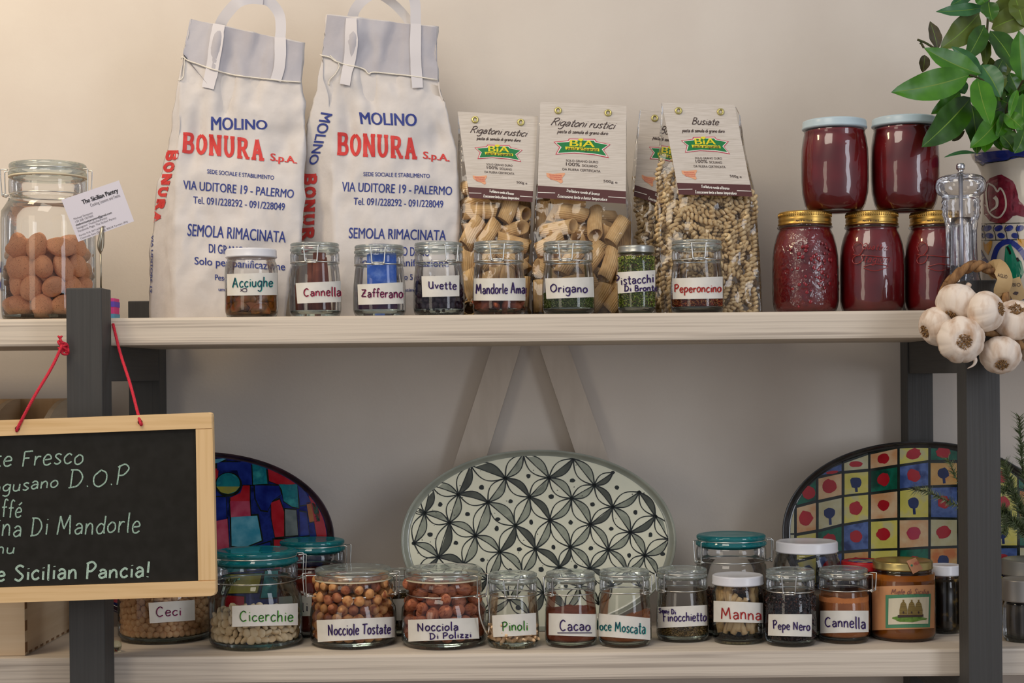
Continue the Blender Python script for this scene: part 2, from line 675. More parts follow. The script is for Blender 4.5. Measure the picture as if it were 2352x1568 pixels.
shelf = empty('shelving_unit', (0.02, 2.28, 0), 'white board shelves on dark charcoal timber posts with rails', 'shelf')
XL0, XL1 = P(153, 880, 2.1).x, P(235, 880, 2.1).x
XR0, XR1 = P(2219, 880, 2.1).x, P(2297, 880, 2.1).x
XLb0, XLb1 = P(295, 860, YBK).x, P(366, 860, YBK).x
XRb0, XRb1 = P(2084, 860, YBK).x, P(2143, 860, YBK).x
ztf, ztb = P(190, 661, 2.1).z, P(320, 691, YBK).z
for x0, x1, y0, y1, zt in ((XL0, XL1, 2.1, YS - .0005, ztf), (XR0, XR1, 2.1, YS - .0005, P(2255, 643, 2.1).z),
                           (XLb0, XLb1, YBK + .0005, YBK + 0.047, ztb), (XRb0, XRb1, YBK + .0005, YBK + 0.047, ztb)):
    MB().box((x0, y0, 0), (x1, y1, zt), 0.0016).build('post', M_post, shelf, False)
zc0, zc1 = P(300, 875, 2.15).z, ZU - 0.0387
for x0, x1, b0, b1 in ((XL0, XL1, XLb0, XLb1), (XR0, XR1, XRb0, XRb1)):
    for z0, z1 in ((zc0, zc1), (ZL - 0.085, ZL - 0.0385), (0.25, 0.30)):
        MB().box((x0 + .0005, YS, z0), (x1 - .0005, YBK, z1), 0.001).build('side_rail', M_postx, shelf, False)
MB().box((-1.35, YS, ZU - 0.0387), (1.25, YBK, ZU - .0005), 0.004).build('shelf_board', M_board, shelf, False)
MB().box((-1.35, YS, ZL - 0.0380), (1.25, YBK, ZL - .0005), 0.004).build('shelf_board', M_board, shelf, False)


def plank(pts, y0, y1):
    V = [(*(P(x, y, y0).x, y0, P(x, y, y0).z),) for x, y in pts] + [(P(x, y, y0).x, y1, P(x, y, y0).z) for x, y in pts]
    return V, [(0, 1, 2, 3), (7, 6, 5, 4), (0, 4, 5, 1), (1, 5, 6, 2), (2, 6, 7, 3), (3, 7, 4, 0)]


for pts in ([(1133, 786), (1199, 786), (1100, 1105), (1030, 1105)], [(1236, 786), (1302, 786), (1422, 1120), (1352, 1130)]):
    V, Fc = plank(pts, 2.446, YW - 0.002)
    mk('brace', V, Fc, M_brace, shelf, False)

# ================================================================ paper flour bags
def interp(poly):
    poly = sorted(poly, key=lambda p: p[1])
    ys = [p[1] for p in poly]
    xs = [p[0] for p in poly]
    return lambda y: float(np.interp(y, ys, xs))


def sack(L, R, B, yb, yt, ybt, depth, Y0, Y1, amp, seed, nF=44, nS=10, N=70, zmin=ZU, fold=0.25, tmax=0.82, right_in=0.0,
         ridge=True, puff=0.010, fine=1.0, t0=0.0, crease=None):
    """upright sack: L and R are the edges of the front panel, B the back edge of the gusset seen on the left"""
    fL, fR, fB = interp(L), interp(R), interp(B)
    (yLb, yRb), (yLt, yRt) = yb, yt
    rows = []
    for j in range(N + 1):
        t = j / N
        yl, yr = yLb + (yLt - yLb) * t, yRb + (yRt - yRb) * t
        yB = yLb + (ybt - yLb) * t
        Yf = Y0 + (Y1 - Y0) * t
        s = min(1, max(0, (t - t0) / (tmax - t0)))
        dp = depth * (1 - s * s * (3 - 2 * s)) + 0.003
        pl, pr = P(fL(yl), yl, Yf), P(fR(yr), yr, Yf)
        pb = P(fB(yB), yB, Yf + dp)
        pc = Vector((pr.x - right_in * (1 - t), Yf + dp, pr.z))
        row = []
        bul = (1 - s) * min(1, t * 12)
        for i in range(nF):
            u = i / nF
            p = pl.lerp(pr, u)
            p.y -= puff * math.sin(PI * u) * bul
            row.append((p, 'f'))
        for i in range(nS):
            u = i / nS
            p = pr.lerp(pc, u)
            p.x -= fold * dp * (1 - abs(2 * u - 1)) * s
            row.append((p, 'r'))
        for i in range(nS):
            row.append((pc.lerp(pb, i / nS), 'b'))
        for i in range(nS):
            u = i / nS
            p = pb.lerp(pl, u)
            p.x += fold * dp * (1 - abs(2 * u - 1)) * s * 0.6
            row.append((p, 'l'))
        rows.append(row)
    V, n = [], len(rows[0])
    for j, row in enumerate(rows):
        t = j / N
        for i, (p, sd) in enumerate(row):
            q = Vector((p.x * 9 + seed, p.y * 9, p.z * 7))
            a = mn.noise(q) * 1.0
            if ridge:
                b = (0.35 - abs(mn.noise(q * 2.1 + Vector((7, 3, seed))))) * 1.1
                c = (0.3 - abs(mn.noise(q * 4.7 + Vector((1, 9, seed))))) * 0.5 * fine
            else:
                b = mn.noise(q * 2.6) * 0.8
                c = (0.25 - abs(mn.noise(q * 5.2 + Vector((1, 9, seed))))) * 0.9 * fine
            d = amp * (a + b + c)
            d *= min(1, 0.25 + t * 6)
            v = p.copy()
            if crease and sd == 'f':
                for cu_, ct, wu, wt, dep in crease:
                    v.y += dep * math.exp(-((i / nF - cu_ - .18 * (t - ct)) / wu) ** 2 - ((t - ct) / wt) ** 2)
            if sd in 'fb':
                v.y += -d if sd == 'f' else 0
            else:
                v.x += d * (0.8 if ridge else .3) * (1 if sd == 'r' else -1)
            v.z += d * 0.2 * (1 if 0.02 < t < 0.97 else 0)
            if j == 0 or v.z < zmin:
                v.z = max(zmin, v.z) if j else zmin
            V.append(v)
    Fc, side = [], []
    for j in range(N):
        for i in range(n):
            i2 = (i + 1) % n
            Fc.append((j * n + i, j * n + i2, (j + 1) * n + i2, (j + 1) * n + i))
    Fc.append(tuple(reversed(range(n))))
    return V, Fc, n, nF, rows


def strip(path, wpx, Yoff, surf=None, thick=0.0003, horiz=True):
    """band of paper along px path; path items (x, y, Y)"""
    pts = smooth_path([np.array(p, float) for p in path], 5)
    V, Fc = [], []
    n = len(pts)
    for i, p in enumerate(pts):
        t = pts[min(i + 1, n - 1)][:2] - pts[max(i - 1, 0)][:2]
        L = np.hypot(*t) or 1
        nn = np.array((-t[1], t[0])) / L * wpx / 2
        for q in (p[:2] + nn, p[:2] - nn):
            V.append(P(q[0], q[1], p[2]) if surf is None else surf(q[0], q[1]))
    for i in range(n - 1):
        Fc.append((2 * i, 2 * i + 1, 2 * i + 3, 2 * i + 2))
    return V, Fc


M_paper = mat('white_kraft_paper', '#d4cfcc', 0.8, color2='#cac5c2', scale=30, bump=0.25, bscale=120, spec=0.25)
M_paper2 = mat('grey_kraft_paper', '#b9b7bd', 0.8, color2='#aeabb1', scale=20, bump=0.25, bscale=120, spec=0.25)
M_tape = mat('white_tape', '#d2cfd2', 0.6, spec=0.3)
M_string = mat('cotton_string', '#ece6d8', 0.9, bump=0.5, bscale=900)
M_blue = mat('navy_ink', '#26357f', 0.7, color2='#31408a', scale=60)
M_red = mat('red_ink', '#c8312f', 0.7, color2='#d24541', scale=60)

SLAB = {
    'B': (1.0, [[(.2, .08), (.2, .92)], [(.2, .92), (.68, .9), (.78, .72), (.62, .52), (.2, .5)], [(.3, .5), (.72, .47), (.86, .27), (.72, .09), (.2, .08)]], [(.02, .08, .3), (.02, .92, .3)]),
    'O': (1.0, [[(.5, .93), (.2, .72), (.2, .3), (.5, .07), (.8, .3), (.8, .72), (.5, .93)]], []),
    'N': (1.1, [[(.2, .05), (.2, .95)], [(.2, .93), (.85, .07)], [(.88, .014), (.88, .95)]], [(.02, .06, .4), (.0, .94, .35), (.68, .94, .4)]),
    'U': (1.05, [[(.22, .94), (.22, .3), (.5, .07), (.8, .3), (.8, .94)]], [(.03, .94, .4), (.62, .94, .36)]),
    'R': (1.1, [[(.2, .05), (.2, .92)], [(.2, .92), (.7, .88), (.78, .7), (.62, .5), (.2, .48)], [(.5, .48), (.85, .07)]], [(.02, .06, .42), (.02, .92, .3), (.72, .06, .34)]),
    'A': (1.1, [[(.18, .05), (.5, .95)], [(.5, .95), (.84, .05)], [(.3, .35), (.7, .35)]], [(.0, .06, .38), (.64, .06, .42)]),
}


def slab(s, q, surf, mb, mi=0):
    f = quad(q)
    Q = [np.array(p, float) for p in q]
    hgt = np.hypot(*(Q[0] - Q[3]))
    tot = sum(SLAB[c][0] + .13 for c in s) - .13
    lw = np.hypot(*(Q[1] - Q[0])) / tot
    x = 0
    for c in s:
        adv, st, se = SLAB[c]
        for stroke in st:
            pts = smooth_path(stroke, 6) if len(stroke) > 2 else stroke
            ribbon([f((x + p[0]) / tot, p[1]) for p in pts], lw * .33 if len(stroke) == 2 and abs(stroke[0][0] - stroke[1][0]) < .1 else lw * .29, surf, mb, mi)
        for sx, sy, sl in se:
            ribbon([f((x + sx) / tot, sy), f((x + sx + sl) / tot, sy)], hgt * .13, surf, mb, mi, 1.15)
        x += adv + .13


def flour_bag(label, L, R, B, yb, yt, ybt, seed, handle, strips, string, curl, blue, red, side, rin=0.0):
    t = empty('flour_bag', P((L[0][0] + R[0][0]) / 2, 727, 2.32) * 1.0, label, 'bag', 'paper flour bags')
    t.location.z = ZU
    V, Fc, n, nF, rows = sack(L, R, B, yb, yt, ybt, 0.085, 2.272, 2.345, 0.0060, seed, right_in=rin, fine=1.8, crease=[(.38, .80, .05, .10, .020), (.62, .90, .07, .12, .012), (.28, .93, .06, .09, -.010), (.14, .62, .06, .10, .012), (.85, .62, .09, .07, .012), (.75, .25, .14, .05, .008), (.45, .10, .2, .05, .007)])
    # the top band above the stitching is a part of its own
    body = mk('paper_body', V, Fc, M_paper, t)
    surf = on_mesh([body], 0.0005)
    mb = MB()
    q = [(string[0][0] + 1, string[0][1]), (string[-1][0] - 1, string[-1][1])]
    topl, topr = (L[-1][0] + 1, yt[0] + 2), (R[-1][0] - 1, yt[1] + 2)
    # follow the stitched line
    nu, nv = 40, 10
    sx = interp([(p[1], p[0]) for p in string])
    VV = []
    for j in range(nv + 1):
        for i in range(nu + 1):
            u = i / nu
            bx = q[0][0] + (q[1][0] - q[0][0]) * u
            by = sx(bx)
            tx, ty = topl[0] + (topr[0] - topl[0]) * u, topl[1] + (topr[1] - topl[1]) * u
            VV.append(surf(bx + (tx - bx) * j / nv, by + (ty - by) * j / nv, 2.2))
    mb.add(VV, [(j * (nu + 1) + i, j * (nu + 1) + i + 1, (j + 1) * (nu + 1) + i + 1, (j + 1) * (nu + 1) + i) for j in range(nv) for i in range(nu)])
    mb.build('top_band', M_paper2, t)
    for st in strips:
        V2, F2 = strip([(x, y, 0) for x, y in st], 25, 0, lambda x, y: surf(x, y, 6.5))
        mk('handle_tab', V2, F2, M_tape, t)
    for hd, wd, mt in handle:
        V2, F2 = strip(hd, wd, 0)
        mk('handle', V2, F2, mt, t)
    mk('stitching', *tube_geo([surf(x, y, 6.0) for x, y in smooth_path(string, 8)], 0.0011, 6), M_string, t)
    mk('string_end', *tube_geo([surf(x, y, 4.0) for x, y in smooth_path(curl, 6)], 0.0008, 5), M_string, t)
    mb = MB()
    for s, qd, bold in blue:
        printed(s, qd, surf, mb, 0, bold, 1.5)
    for s, qd, bold in red:
        if bold is None:
            slab(s, qd, lambda x, y, k=1: surf(x, y, 1.6 * k), mb, 1)
        else:
            printed(s, qd, surf, mb, 1, bold, 2.0)
    mb.build('lettering', [M_blue, M_red], body)
    mb = MB()
    for s, qd, c in side:
        if s == 'BONURA':
            slab(s, qd, lambda x, y, k=1: surf(x, y, 1.6 * k), mb, 1)
        else:
            printed(s, qd, surf, mb, c, 0.02, 2.0)
    mb.build('gusset_lettering', [M_blue, M_red], body)
    return t


flour_bag('white paper flour bag behind the jars, next to the big almond jar',
          [(404, 740), (402, 560), (403, 400), (408, 339), (412, 280), (413, 189), (419, 143), (421, 112), (437, 43)],
          [(655, 730), (665, 632), (691, 552), (697, 398), (702, 306), (700, 245), (692, 189), (696, 98)],
          [(345, 740), (344, 701), (347, 587), (353, 522), (360, 417), (371, 400), (385, 340), (392, 296), (413, 163), (423, 112), (438, 45)],
          (740, 738), (43, 98), 44, 3.1,
          [([(506, 62, 2.343), (509, 50, 2.34), (524, 28, 2.335), (547, 5, 2.33), (575, -4, 2.335), (605, -2, 2.34)], 26, M_tape),
           ([(600, -3, 2.342), (622, 6, 2.345), (641, 32, 2.348), (645, 62, 2.346), (643, 92, 2.343)], 24, M_tape)],
          [[(478, 204), (490, 150), (497, 100), (504, 58)], [(634, 186), (643, 150), (645, 88)]],
          [(419, 131), (437, 142), (486, 159), (534, 173), (585, 180), (640, 186), (691, 191)],
          [(424, 136), (423, 160), (420, 178), (412, 186)],
          [('MOLINO', [(485, 268), (614, 277), (614, 297), (485, 299)], .026),
           ('SEDE SOCIALE E STABILIMENTO', [(476, 389), (630, 404), (629, 413), (476, 398)], .012),
           ('VIA UDITORE 19 - PALERMO', [(421, 414), (676, 436), (674, 455), (421, 434)], .014),
           ('Tel. 091/228292 - 091/228049', [(444, 451), (655, 467), (654, 483), (444, 467)], .014),
           ('SEMOLA RIMACINATA', [(432, 514), (657, 532), (656, 557), (430, 541)], .014),
           ('DI GRANO DURO', [(480, 560), (612, 572), (612, 592), (480, 580)], .015),
           ('Solo per panificazione', [(447, 590), (655, 604), (655, 621), (447, 607)], .014),
           ('Peso netto 5 kg', [(494, 630), (594, 637), (594, 650), (494, 643)], .015),
           ('umidità massima 15,50%', [(502, 660), (620, 666), (620, 673), (502, 668)], .015)],
          [('BONURA', [(421, 303), (606, 320), (608, 370), (418, 351)], None),
           ('S.p.A.', [(621, 352), (682, 361), (683, 376), (620, 369)], .03)],
          [('BONURA', [(411, 345), (366, 512), (351, 512), (386, 345)], 1),
           ('VIA UDITORE 19', [(353.5, 540), (350, 672), (346, 672), (349, 540)], 0)], rin=.022)

flour_bag('white paper flour bag behind the jars, next to the rigatoni pasta',
          [(776, 740), (770, 640), (768, 560), (764, 400), (764, 306), (759, 255), (741, 179), (738.5, 128), (751, 33)],
          [(1054, 735), (1053, 400), (1051, 347), (1037, 306), (1029, 250), (1007.6, 179), (1002.5, 61)],
          [(690, 740), (693, 560), (700, 400), (705, 288), (715, 235), (738, 133), (752, 36)],
          (740, 736), (33, 61), 34, 8.4,
          [([(809, 40, 2.343), (817, 20, 2.338), (838, -3, 2.333), (880, -24, 2.33), (930, -20, 2.335), (952, 0, 2.34), (955, 60, 2.343)], 24, M_tape),
           ([(842, -14, 2.345), (872, -12, 2.347), (905, 10, 2.35), (930, 36, 2.35), (945, 60, 2.348)], 20, M_paper)],
          [[(793, 195), (805, 122), (808, 44)], [(958, 204), (955, 120), (955, 56)]],
          [(739, 128), (759, 133), (777, 144), (833, 159), (848, 171), (869, 168), (1006, 184)],
          [(759, 128), (778, 148), (772, 168), (758, 184), (756, 196)],
          [('MOLINO', [(825, 258), (957, 262), (957, 290), (829, 285)], .026),
           ('SEDE SOCIALE E STABILIMENTO', [(835, 395), (987, 400), (987, 409), (835, 404)], .012),
           ('VIA UDITORE 19 - PALERMO', [(786, 418), (1039, 429), (1038, 448), (785, 439)], .014),
           ('Tel. 091/228292 - 091/228049', [(813, 454), (1018, 461), (1018, 477), (812, 470)], .014),
           ('SEMOLA RIMACINATA', [(802, 523), (1025, 529), (1024, 552), (801, 547)], .014),
           ('DI GRANO DURO', [(858, 565), (987, 569), (987, 589), (858, 585)], .015),
           ('Solo per panificazione', [(822, 592), (1030, 597), (1030, 613), (822, 609)], .014),
           ('Peso netto 5 kg', [(868, 627), (968, 630), (968, 643), (868, 640)], .015),
           ('umidità massima 15,50 m', [(880, 661), (995, 663), (995, 670), (880, 669)], .015)],
          [('BONURA', [(775, 303), (957, 315), (959, 366), (774, 357)], None),
           ('S.p.A.', [(972, 348), (1033, 356), (1033, 371), (971, 364)], .03)],
          [('BONURA', [(728, 398), (719, 582), (694, 586), (700, 398)], 1),
           ('MOLINO', [(764, 262), (728, 378), (709, 378), (738, 258)], 0)], rin=.012)

# ================================================================ cellophane bags of pasta
M_cello = thin_glass('cellophane', (0.97, 0.97, 0.965), (0.72, 0.72, 0.70), 0.05, 0.30, 38, 1.38, 0.01, 0.0, 0.006)
M_card = mat('linen_card', '#d3cabf', 0.75, color2='#bfb5a8', scale=1, stretch=(40, 40, 900), fac=(.4, .75), spec=0.3)
M_brown = mat('brown_print', '#542c2b', 0.6)
M_ink = mat('dark_print', '#43332f', 0.7)
M_green = mat('green_print', '#0f7a3e', 0.6)
M_yel = mat('yellow_print', '#e3d325', 0.6)
M_pink = mat('crimson_print', '#c43a4f', 0.6)
M_white = mat('white_print', '#e9e4da', 0.7)
M_orange = mat('salmon_print', '#e2a37c', 0.7)
M_eye = mat('brass_eyelet', '#c9bd78', 0.3, 0.8)
M_semol = mat('dry_pasta', '#e2c08c', 0.65, color2='#d6b079', scale=120, sss=0.0, spec=0.3)
M_semol2 = mat('dry_pasta_pale', '#e6cfa4', 0.7, color2='#d2b382', scale=160, bump=0.3, bscale=500, spec=0.25)

CARD = [(1241, 233.4), (1438.6, 243), (1437.3, 468), (1234.3, 454)]


def unquad(p):
    """card 2 pixel -> (u, v) in its own quad, by Newton steps"""
    f = quad(CARD)
    u, v = .5, .5
    for _ in range(8):
        r = f(u, v) - np.array(p)
        e = 1e-3
        J = np.column_stack([(f(u + e, v) - f(u, v)) / e, (f(u, v + e) - f(u, v)) / e])
        d = np.linalg.solve(J, -r)
        u, v = u + d[0], v + d[1]
    return u, v


def pasta_card(parent, q, surf, title, tq=None):
    f = quad(q)

    def T(p):
        return tuple(f(*unquad(p)))
    mb = MB()
    quadpatch(q, surf, mb, 0, 1.0, 24, 24)
    card = mb.build('header_card', M_card, parent)
    mb = MB()
    quadpatch([T((1235, 426)), T((1437.4, 439)), T((1437.3, 468)), T((1234.3, 454))], surf, mb, 0, 1.6, 24, 5)
    mb.build('brown_band', M_brown, card)
    mats = [M_ink, M_green, M_yel, M_pink, M_white, M_orange]
    mb = MB()
    pen(title, [T(p) for p in (tq or [(1268, 270), (1413, 279), (1411, 296), (1264, 287)])], surf, mb, 1.8, 0, 1.8, 0.0, 0.35, 0.0)
    pen('pasta di semola di grano duro', [T(p) for p in [(1280, 297), (1396, 302), (1396, 309.5), (1280, 305)]], surf, mb, 1.2, 0, 1.8, 0.0, 0.3, 0.05, 3)
    rib = [(1271.3, 325.4), (1304, 322.7), (1307, 318), (1366.8, 319), (1370, 324.5), (1402.5, 331.6), (1387, 344), (1399, 363), (1365, 356), (1318.6, 352), (1275.7, 354.8), (1284.6, 338)]
    c = np.array((1337, 337))
    for k, (sx, sy, mi) in enumerate(((1, 1, 3), (.955, .90, 4), (.90, .78, 1))):
        pts = [T(c + (np.array(p) - c) * (sx, sy)) for p in rib]
        ctr = [T(c + (np.array(p) - c) * 0) for p in rib]
        V = [surf(*T(c), 1.8 + .4 * k)] + [surf(*p, 1.8 + .4 * k) for p in pts]
        mb.add(V, [(0, 1 + i, 1 + (i + 1) % len(pts)) for i in range(len(pts))], mi)
    quadpatch([T(p) for p in [(1298, 336.5), (1376, 341), (1376.6, 347.5), (1299, 343)]], surf, mb, 2, 3.2, 8, 1)
    blob(T((1334, 320.5)), 6, 2.8, surf, mb, 2, 3.2)
    printed('BiA', [T(p) for p in [(1309, 321), (1367, 322.5), (1366, 338), (1308, 335.5)]], surf, mb, 2, .018, 3.6)
    pen('pasta artigianale', [T(p) for p in [(1302, 336), (1373, 340), (1373, 346.5), (1302, 342.5)]], surf, mb, .9, 0, 3.8, 0, .2, .1, 3)
    for s, qq in (('SOLO GRANO DURO', [(1300, 366), (1374, 369.5), (1374, 375), (1300, 370.5)]),
                  ('100%', [(1300, 372.5), (1332, 374.2), (1332, 382), (1300, 380)]),
                  ('SICILIANO', [(1337, 377), (1372, 379.5), (1372, 385), (1337, 382.5)]),
                  ('DA FILIERA CERTIFICATA', [(1292, 385.5), (1379, 390.5), (1379, 396), (1292, 390.5)]),
                  ('500g e', [(1386, 412.5), (1418, 415.5), (1418, 421.5), (1386, 418)])):
        printed(s, [T(p) for p in qq], surf, mb, 0, -.005, 1.8)
    patch([T(p) for p in [(1255, 397), (1270, 399), (1297, 397), (1298, 400), (1291, 409), (1293, 418), (1288, 421), (1280, 416), (1266, 412), (1256, 405)]], surf, mb, 5, 1.8)
    for i, s in enumerate(('PRODUZIONE', 'ARTIGIANALE', 'SICILIANA')):
        printed(s, [T(p) for p in [(1261 + i, 400.5 + i * 4.3), (1290, 402 + i * 4.3), (1290, 404.6 + i * 4.3), (1261 + i, 403.1 + i * 4.3)]], surf, mb, 3, 0, 2.2)
    pen('Trafilatura ruvida al bronzo', [T(p) for p in [(1300, 434), (1377, 441.5), (1377, 448.5), (1300, 440.5)]], surf, mb, 1.1, 4, 2.6, 0, .3, .05, 3)
    pen('Essiccazione lenta a bassa temperatura', [T(p) for p in [(1280, 446), (1394, 454), (1394, 461), (1280, 453)]], surf, mb, 1.1, 4, 2.6, 0, .3, .05, 3)
    ribbon([T((1235.2, 441.6)), T((1275, 443))], 1.5, surf, mb, 4, 2.6)
    ribbon([T((1397, 451.8)), T((1437, 454.6))], 1.5, surf, mb, 4, 2.6)
    mb.build('lettering', mats, card, False)
    for p in ((1282, 253.6), (1396.8, 259)):
        x, y = T(p)
        pts = [surf(x + 6 * math.cos(a), y + 6 * math.sin(a), 3) for a in [2 * PI * i / 20 for i in range(20)]]
        mk('eyelet', *tube_geo(pts, 0.0016, 6, True), M_eye, card)
    return card


def rigatoni_mesh():
    seg, nz = 110, 3
    R, L, th = 0.0111, 0.047, 0.0015
    V, Fc = [], []
    for side in (0, 1):
        for j in range(nz + 1):
            z = -L / 2 + L * j / nz
            for k in range(seg):
                a = 2 * PI * k / seg
                r = R + 0.0005 * math.cos(22 * a) if side == 0 else R - th
                V.append((r * math.cos(a) + .0016 * math.cos(PI * j / nz - PI / 2), r * math.sin(a) * .93, z + 0.0035 * math.cos(a)))
    n = (nz + 1) * seg
    for j in range(nz):
        for k in range(seg):
            k2 = (k + 1) % seg
            a = j * seg
            Fc.append((a + k, a + k2, a + seg + k2, a + seg + k))
            Fc.append((n + a + k2, n + a + k, n + a + seg + k, n + a + seg + k2))
    for k in range(seg):
        k2 = (k + 1) % seg
        Fc.append((k2, k, n + k, n + k2))
        b = nz * seg
        Fc.append((b + k, b + k2, n + b + k2, n + b + k))
    return V, Fc


def pack_rods(N, r, L, lo, hi, z0, z1, fx0, fx1, fyf, depth, seed, it=140, ns=4):
    """short rods shaken into the bag: each is a line of ns balls; overlaps push and turn them"""
    g = np.random.default_rng(seed)
    z = g.uniform(z0 + r, z1, N)
    X = np.stack([g.uniform(0, 1, N), g.uniform(0, 1, N), z], 1)
    X[:, 0] = [fx0(q) + r + u * (fx1(q) - fx0(q) - 2 * r) for u, q in zip(X[:, 0], z)]
    X[:, 1] = [fyf(q) + r + u * (depth(q) - 2 * r) for u, q in zip(X[:, 1], z)]
    D = g.normal(size=(N, 3))
    D[:, 1] *= .35
    D /= np.linalg.norm(D, axis=1)[:, None]
    o = np.linspace(-(L / 2 - r * .8), L / 2 - r * .8, ns)
    own = np.repeat(np.arange(N), ns)
    for k in range(it):
        B = (X[:, None] + D[:, None] * o[None, :, None]).reshape(-1, 3)
        d = B[:, None] - B[None]
        ln = np.sqrt((d ** 2).sum(-1)) + 1e-9
        ov = np.clip(2 * r - ln, 0, None)
        ov[own[:, None] == own[None]] = 0
        p = (d / ln[..., None] * ov[..., None]).sum(1) * .35
        zz = B[:, 2]
        ax = np.array([fx0(q) for q in zz]) + r
        bx = np.array([fx1(q) for q in zz]) - r
        ay = np.array([fyf(q) for q in zz]) + r
        by = np.array([fyf(q) + max(depth(q), 2.05 * r) for q in zz]) - r
        p[:, 0] += np.clip(ax - B[:, 0], 0, None) - np.clip(B[:, 0] - bx, 0, None)
        p[:, 1] += np.clip(ay - B[:, 1], 0, None) - np.clip(B[:, 1] - by, 0, None)
        p[:, 2] += np.clip(z0 + r - B[:, 2], 0, None) - .0006 * (1 - k / it)
        P3 = p.reshape(N, ns, 3)
        X += P3.mean(1)
        tq = np.cross(D[:, None] * o[None, :, None], P3).sum(1) / (o ** 2).sum()
        D += np.cross(tq, D)
        D /= np.linalg.norm(D, axis=1)[:, None]
    return X, D


def busiate_mesh(seed):
    r = random.Random(seed)
    L = r.uniform(.048, .066)
    bend = r.uniform(-.012, .012)
    n = int(L / .0068 * 8)
    pts = []
    for j in range(n + 1):
        t = j / n
        ph = 2 * PI * j / 8
        pts.append((bend * math.sin(PI * t) + .0024 * math.cos(ph), .0024 * math.sin(ph), (t - .5) * L))
    return tube_geo(pts, .0026, 6)


def copies(protos, places, name, label, cat, group):
    """places: (location, rotation Matrix/Euler, scale); every piece an object of its own, meshes shared"""
    out = []
    for i, (loc, rot, s) in enumerate(places):
        o = bpy.data.objects.new(name, protos[i % len(protos)])
        COL.objects.link(o)
        o.location = loc
        o.rotation_euler = rot
        o.scale = (s, s, s)
        tag(o, label[i % len(protos)] if isinstance(label, (list, tuple)) else label, cat, group)
        out.append(o)
    return out


def proto(name, V, Fc, m):
    me = bpy.data.meshes.new(name)
    me.from_pydata([tuple(v) for v in V], [], [list(f) for f in Fc])
    me.materials.append(m)
    me.polygons.foreach_set('use_smooth', [True] * len(me.polygons))
    me.update()
    return me


RIG = proto('rigatoni', *rigatoni_mesh(), M_semol)
BUS = [proto('busiate', *busiate_mesh(i), M_semol2) for i in range(5)]


def pasta_bag(label, L, R, B, yb, yt, card, title, seed, kind, plabel, Y0, Y1, tq=None, group=None, dens=1.0, top=425, dep=.062):
    t = empty('pasta_bag', (P((L[0][0] + R[0][0]) / 2, 727, 2.30).x, Y0 + .03, ZU), label, 'bag', 'clear bags of dry pasta')
    V, Fc, n, nF, rows = sack(L, R, B, yb, yt, yt[0] + 1, dep, Y0, Y1, 0.0024, seed, tmax=1.0, ridge=False, puff=0.008, fine=2.2, t0=.55, right_in=.004)
    bag = mk('cellophane', V, Fc, M_cello, t)
    nS_ = 10

    # a smooth carrier for the card, 1 mm in front of the film
    def surf(x, y, k=1.0):
        return bs(x, y, k)
    # carrier plane through the front panel: interpolate depth along the height
    fr = [(0.5 * (r[0][0].z + r[nF - 1][0].z), r[0][0].y) for r in rows]
    zs, ys = [a for a, b in fr], [b for a, b in fr]

    def bs(x, y, k=1.0):
        d = ray(x, y)
        Y = Y0
        for _ in range(4):
            z = (CAMP + d * (Y / d.y)).z
            Y = float(np.interp(z, zs, ys)) - 0.0125 - 0.0006 * k
        return CAMP + d * (Y / d.y)
    pasta_card(t, card, surf, title, tq)
    # the pasta, laid in against the front of the bag
    rnd = random.Random(int(seed * 10))
    fL, fR = interp(L), interp(R)
    pl = []
    if kind == 'rigatoni':
        def yz(z):
            return float(np.interp(z, zs, ys))
        ymid = (Y0 + Y1) / 2
        XX = lambda fn: (lambda z: P(fn(EYE_PY(z)), EYE_PY(z), yz(z) + .02).x)
        EYE_PY = lambda z: CY - (z - EYE) * F / 2.27
        tq_ = [(r[0][0].z, r[nF + nS_ * 2][0].y - r[0][0].y) for r in rows]
        dz_, dd_ = [a for a, b in tq_], [b for a, b in tq_]
        X, D = pack_rods(47, .0119, .050, 0, 0, ZU + .002, P(1300, top, 2.27).z + .03, XX(lambda y: fL(y) + 2), XX(lambda y: fR(y) - 2), lambda z: yz(z) - .001,
                         lambda z: float(np.interp(z, dz_, dd_)) - .004, int(seed * 7))
        for x, d in zip(X, D):
            pl.append((Vector(x), (Vector(d).to_track_quat('Z', 'Y') @ Matrix.Rotation(rnd.uniform(0, 6), 3, 'Z').to_quaternion()).to_euler(), 1))
        copies([RIG], pl, 'rigatoni', plabel, 'pasta', group)
    else:
        for li, (dd, dx, dy) in enumerate(((0.009, 38, 22), (0.020, 36, 27), (0.032, 40, 32))):
            y = 710 - li * 8
            row = 0
            while y > top + 6 * li:
                x = fL(y) + 19 + (row % 2) * dx * .5
                while x < fR(y) - 17:
                    Yc = float(np.interp(P(x, y, Y0).z, zs, ys)) + dd + rnd.uniform(-.003, .003)
                    edge = min(x - fL(y), fR(y) - x) < 42
                    a = rnd.uniform(-.15, .15) if edge else rnd.uniform(0, PI)
                    rot = (Matrix.Rotation(a, 3, 'Y') @ Matrix.Rotation(rnd.uniform(-.4, .4), 3, 'X')).to_euler()
                    if rnd.random() < dens:
                        pl.append((P(x + rnd.uniform(-5, 5), y + rnd.uniform(-5, 5), Yc), rot, rnd.uniform(.85, 1.1)))
                    x += dx
                y -= dy
                row += 1
        rnd.shuffle(pl)
        if len(pl) > 300:
            pl = sorted(pl, key=lambda q: q[0].y)[:300]
        copies(BUS, pl, 'busiate', plabel, 'pasta', group)
    # dark side of the far pasta: the bag's filling seen between the pieces
    return t


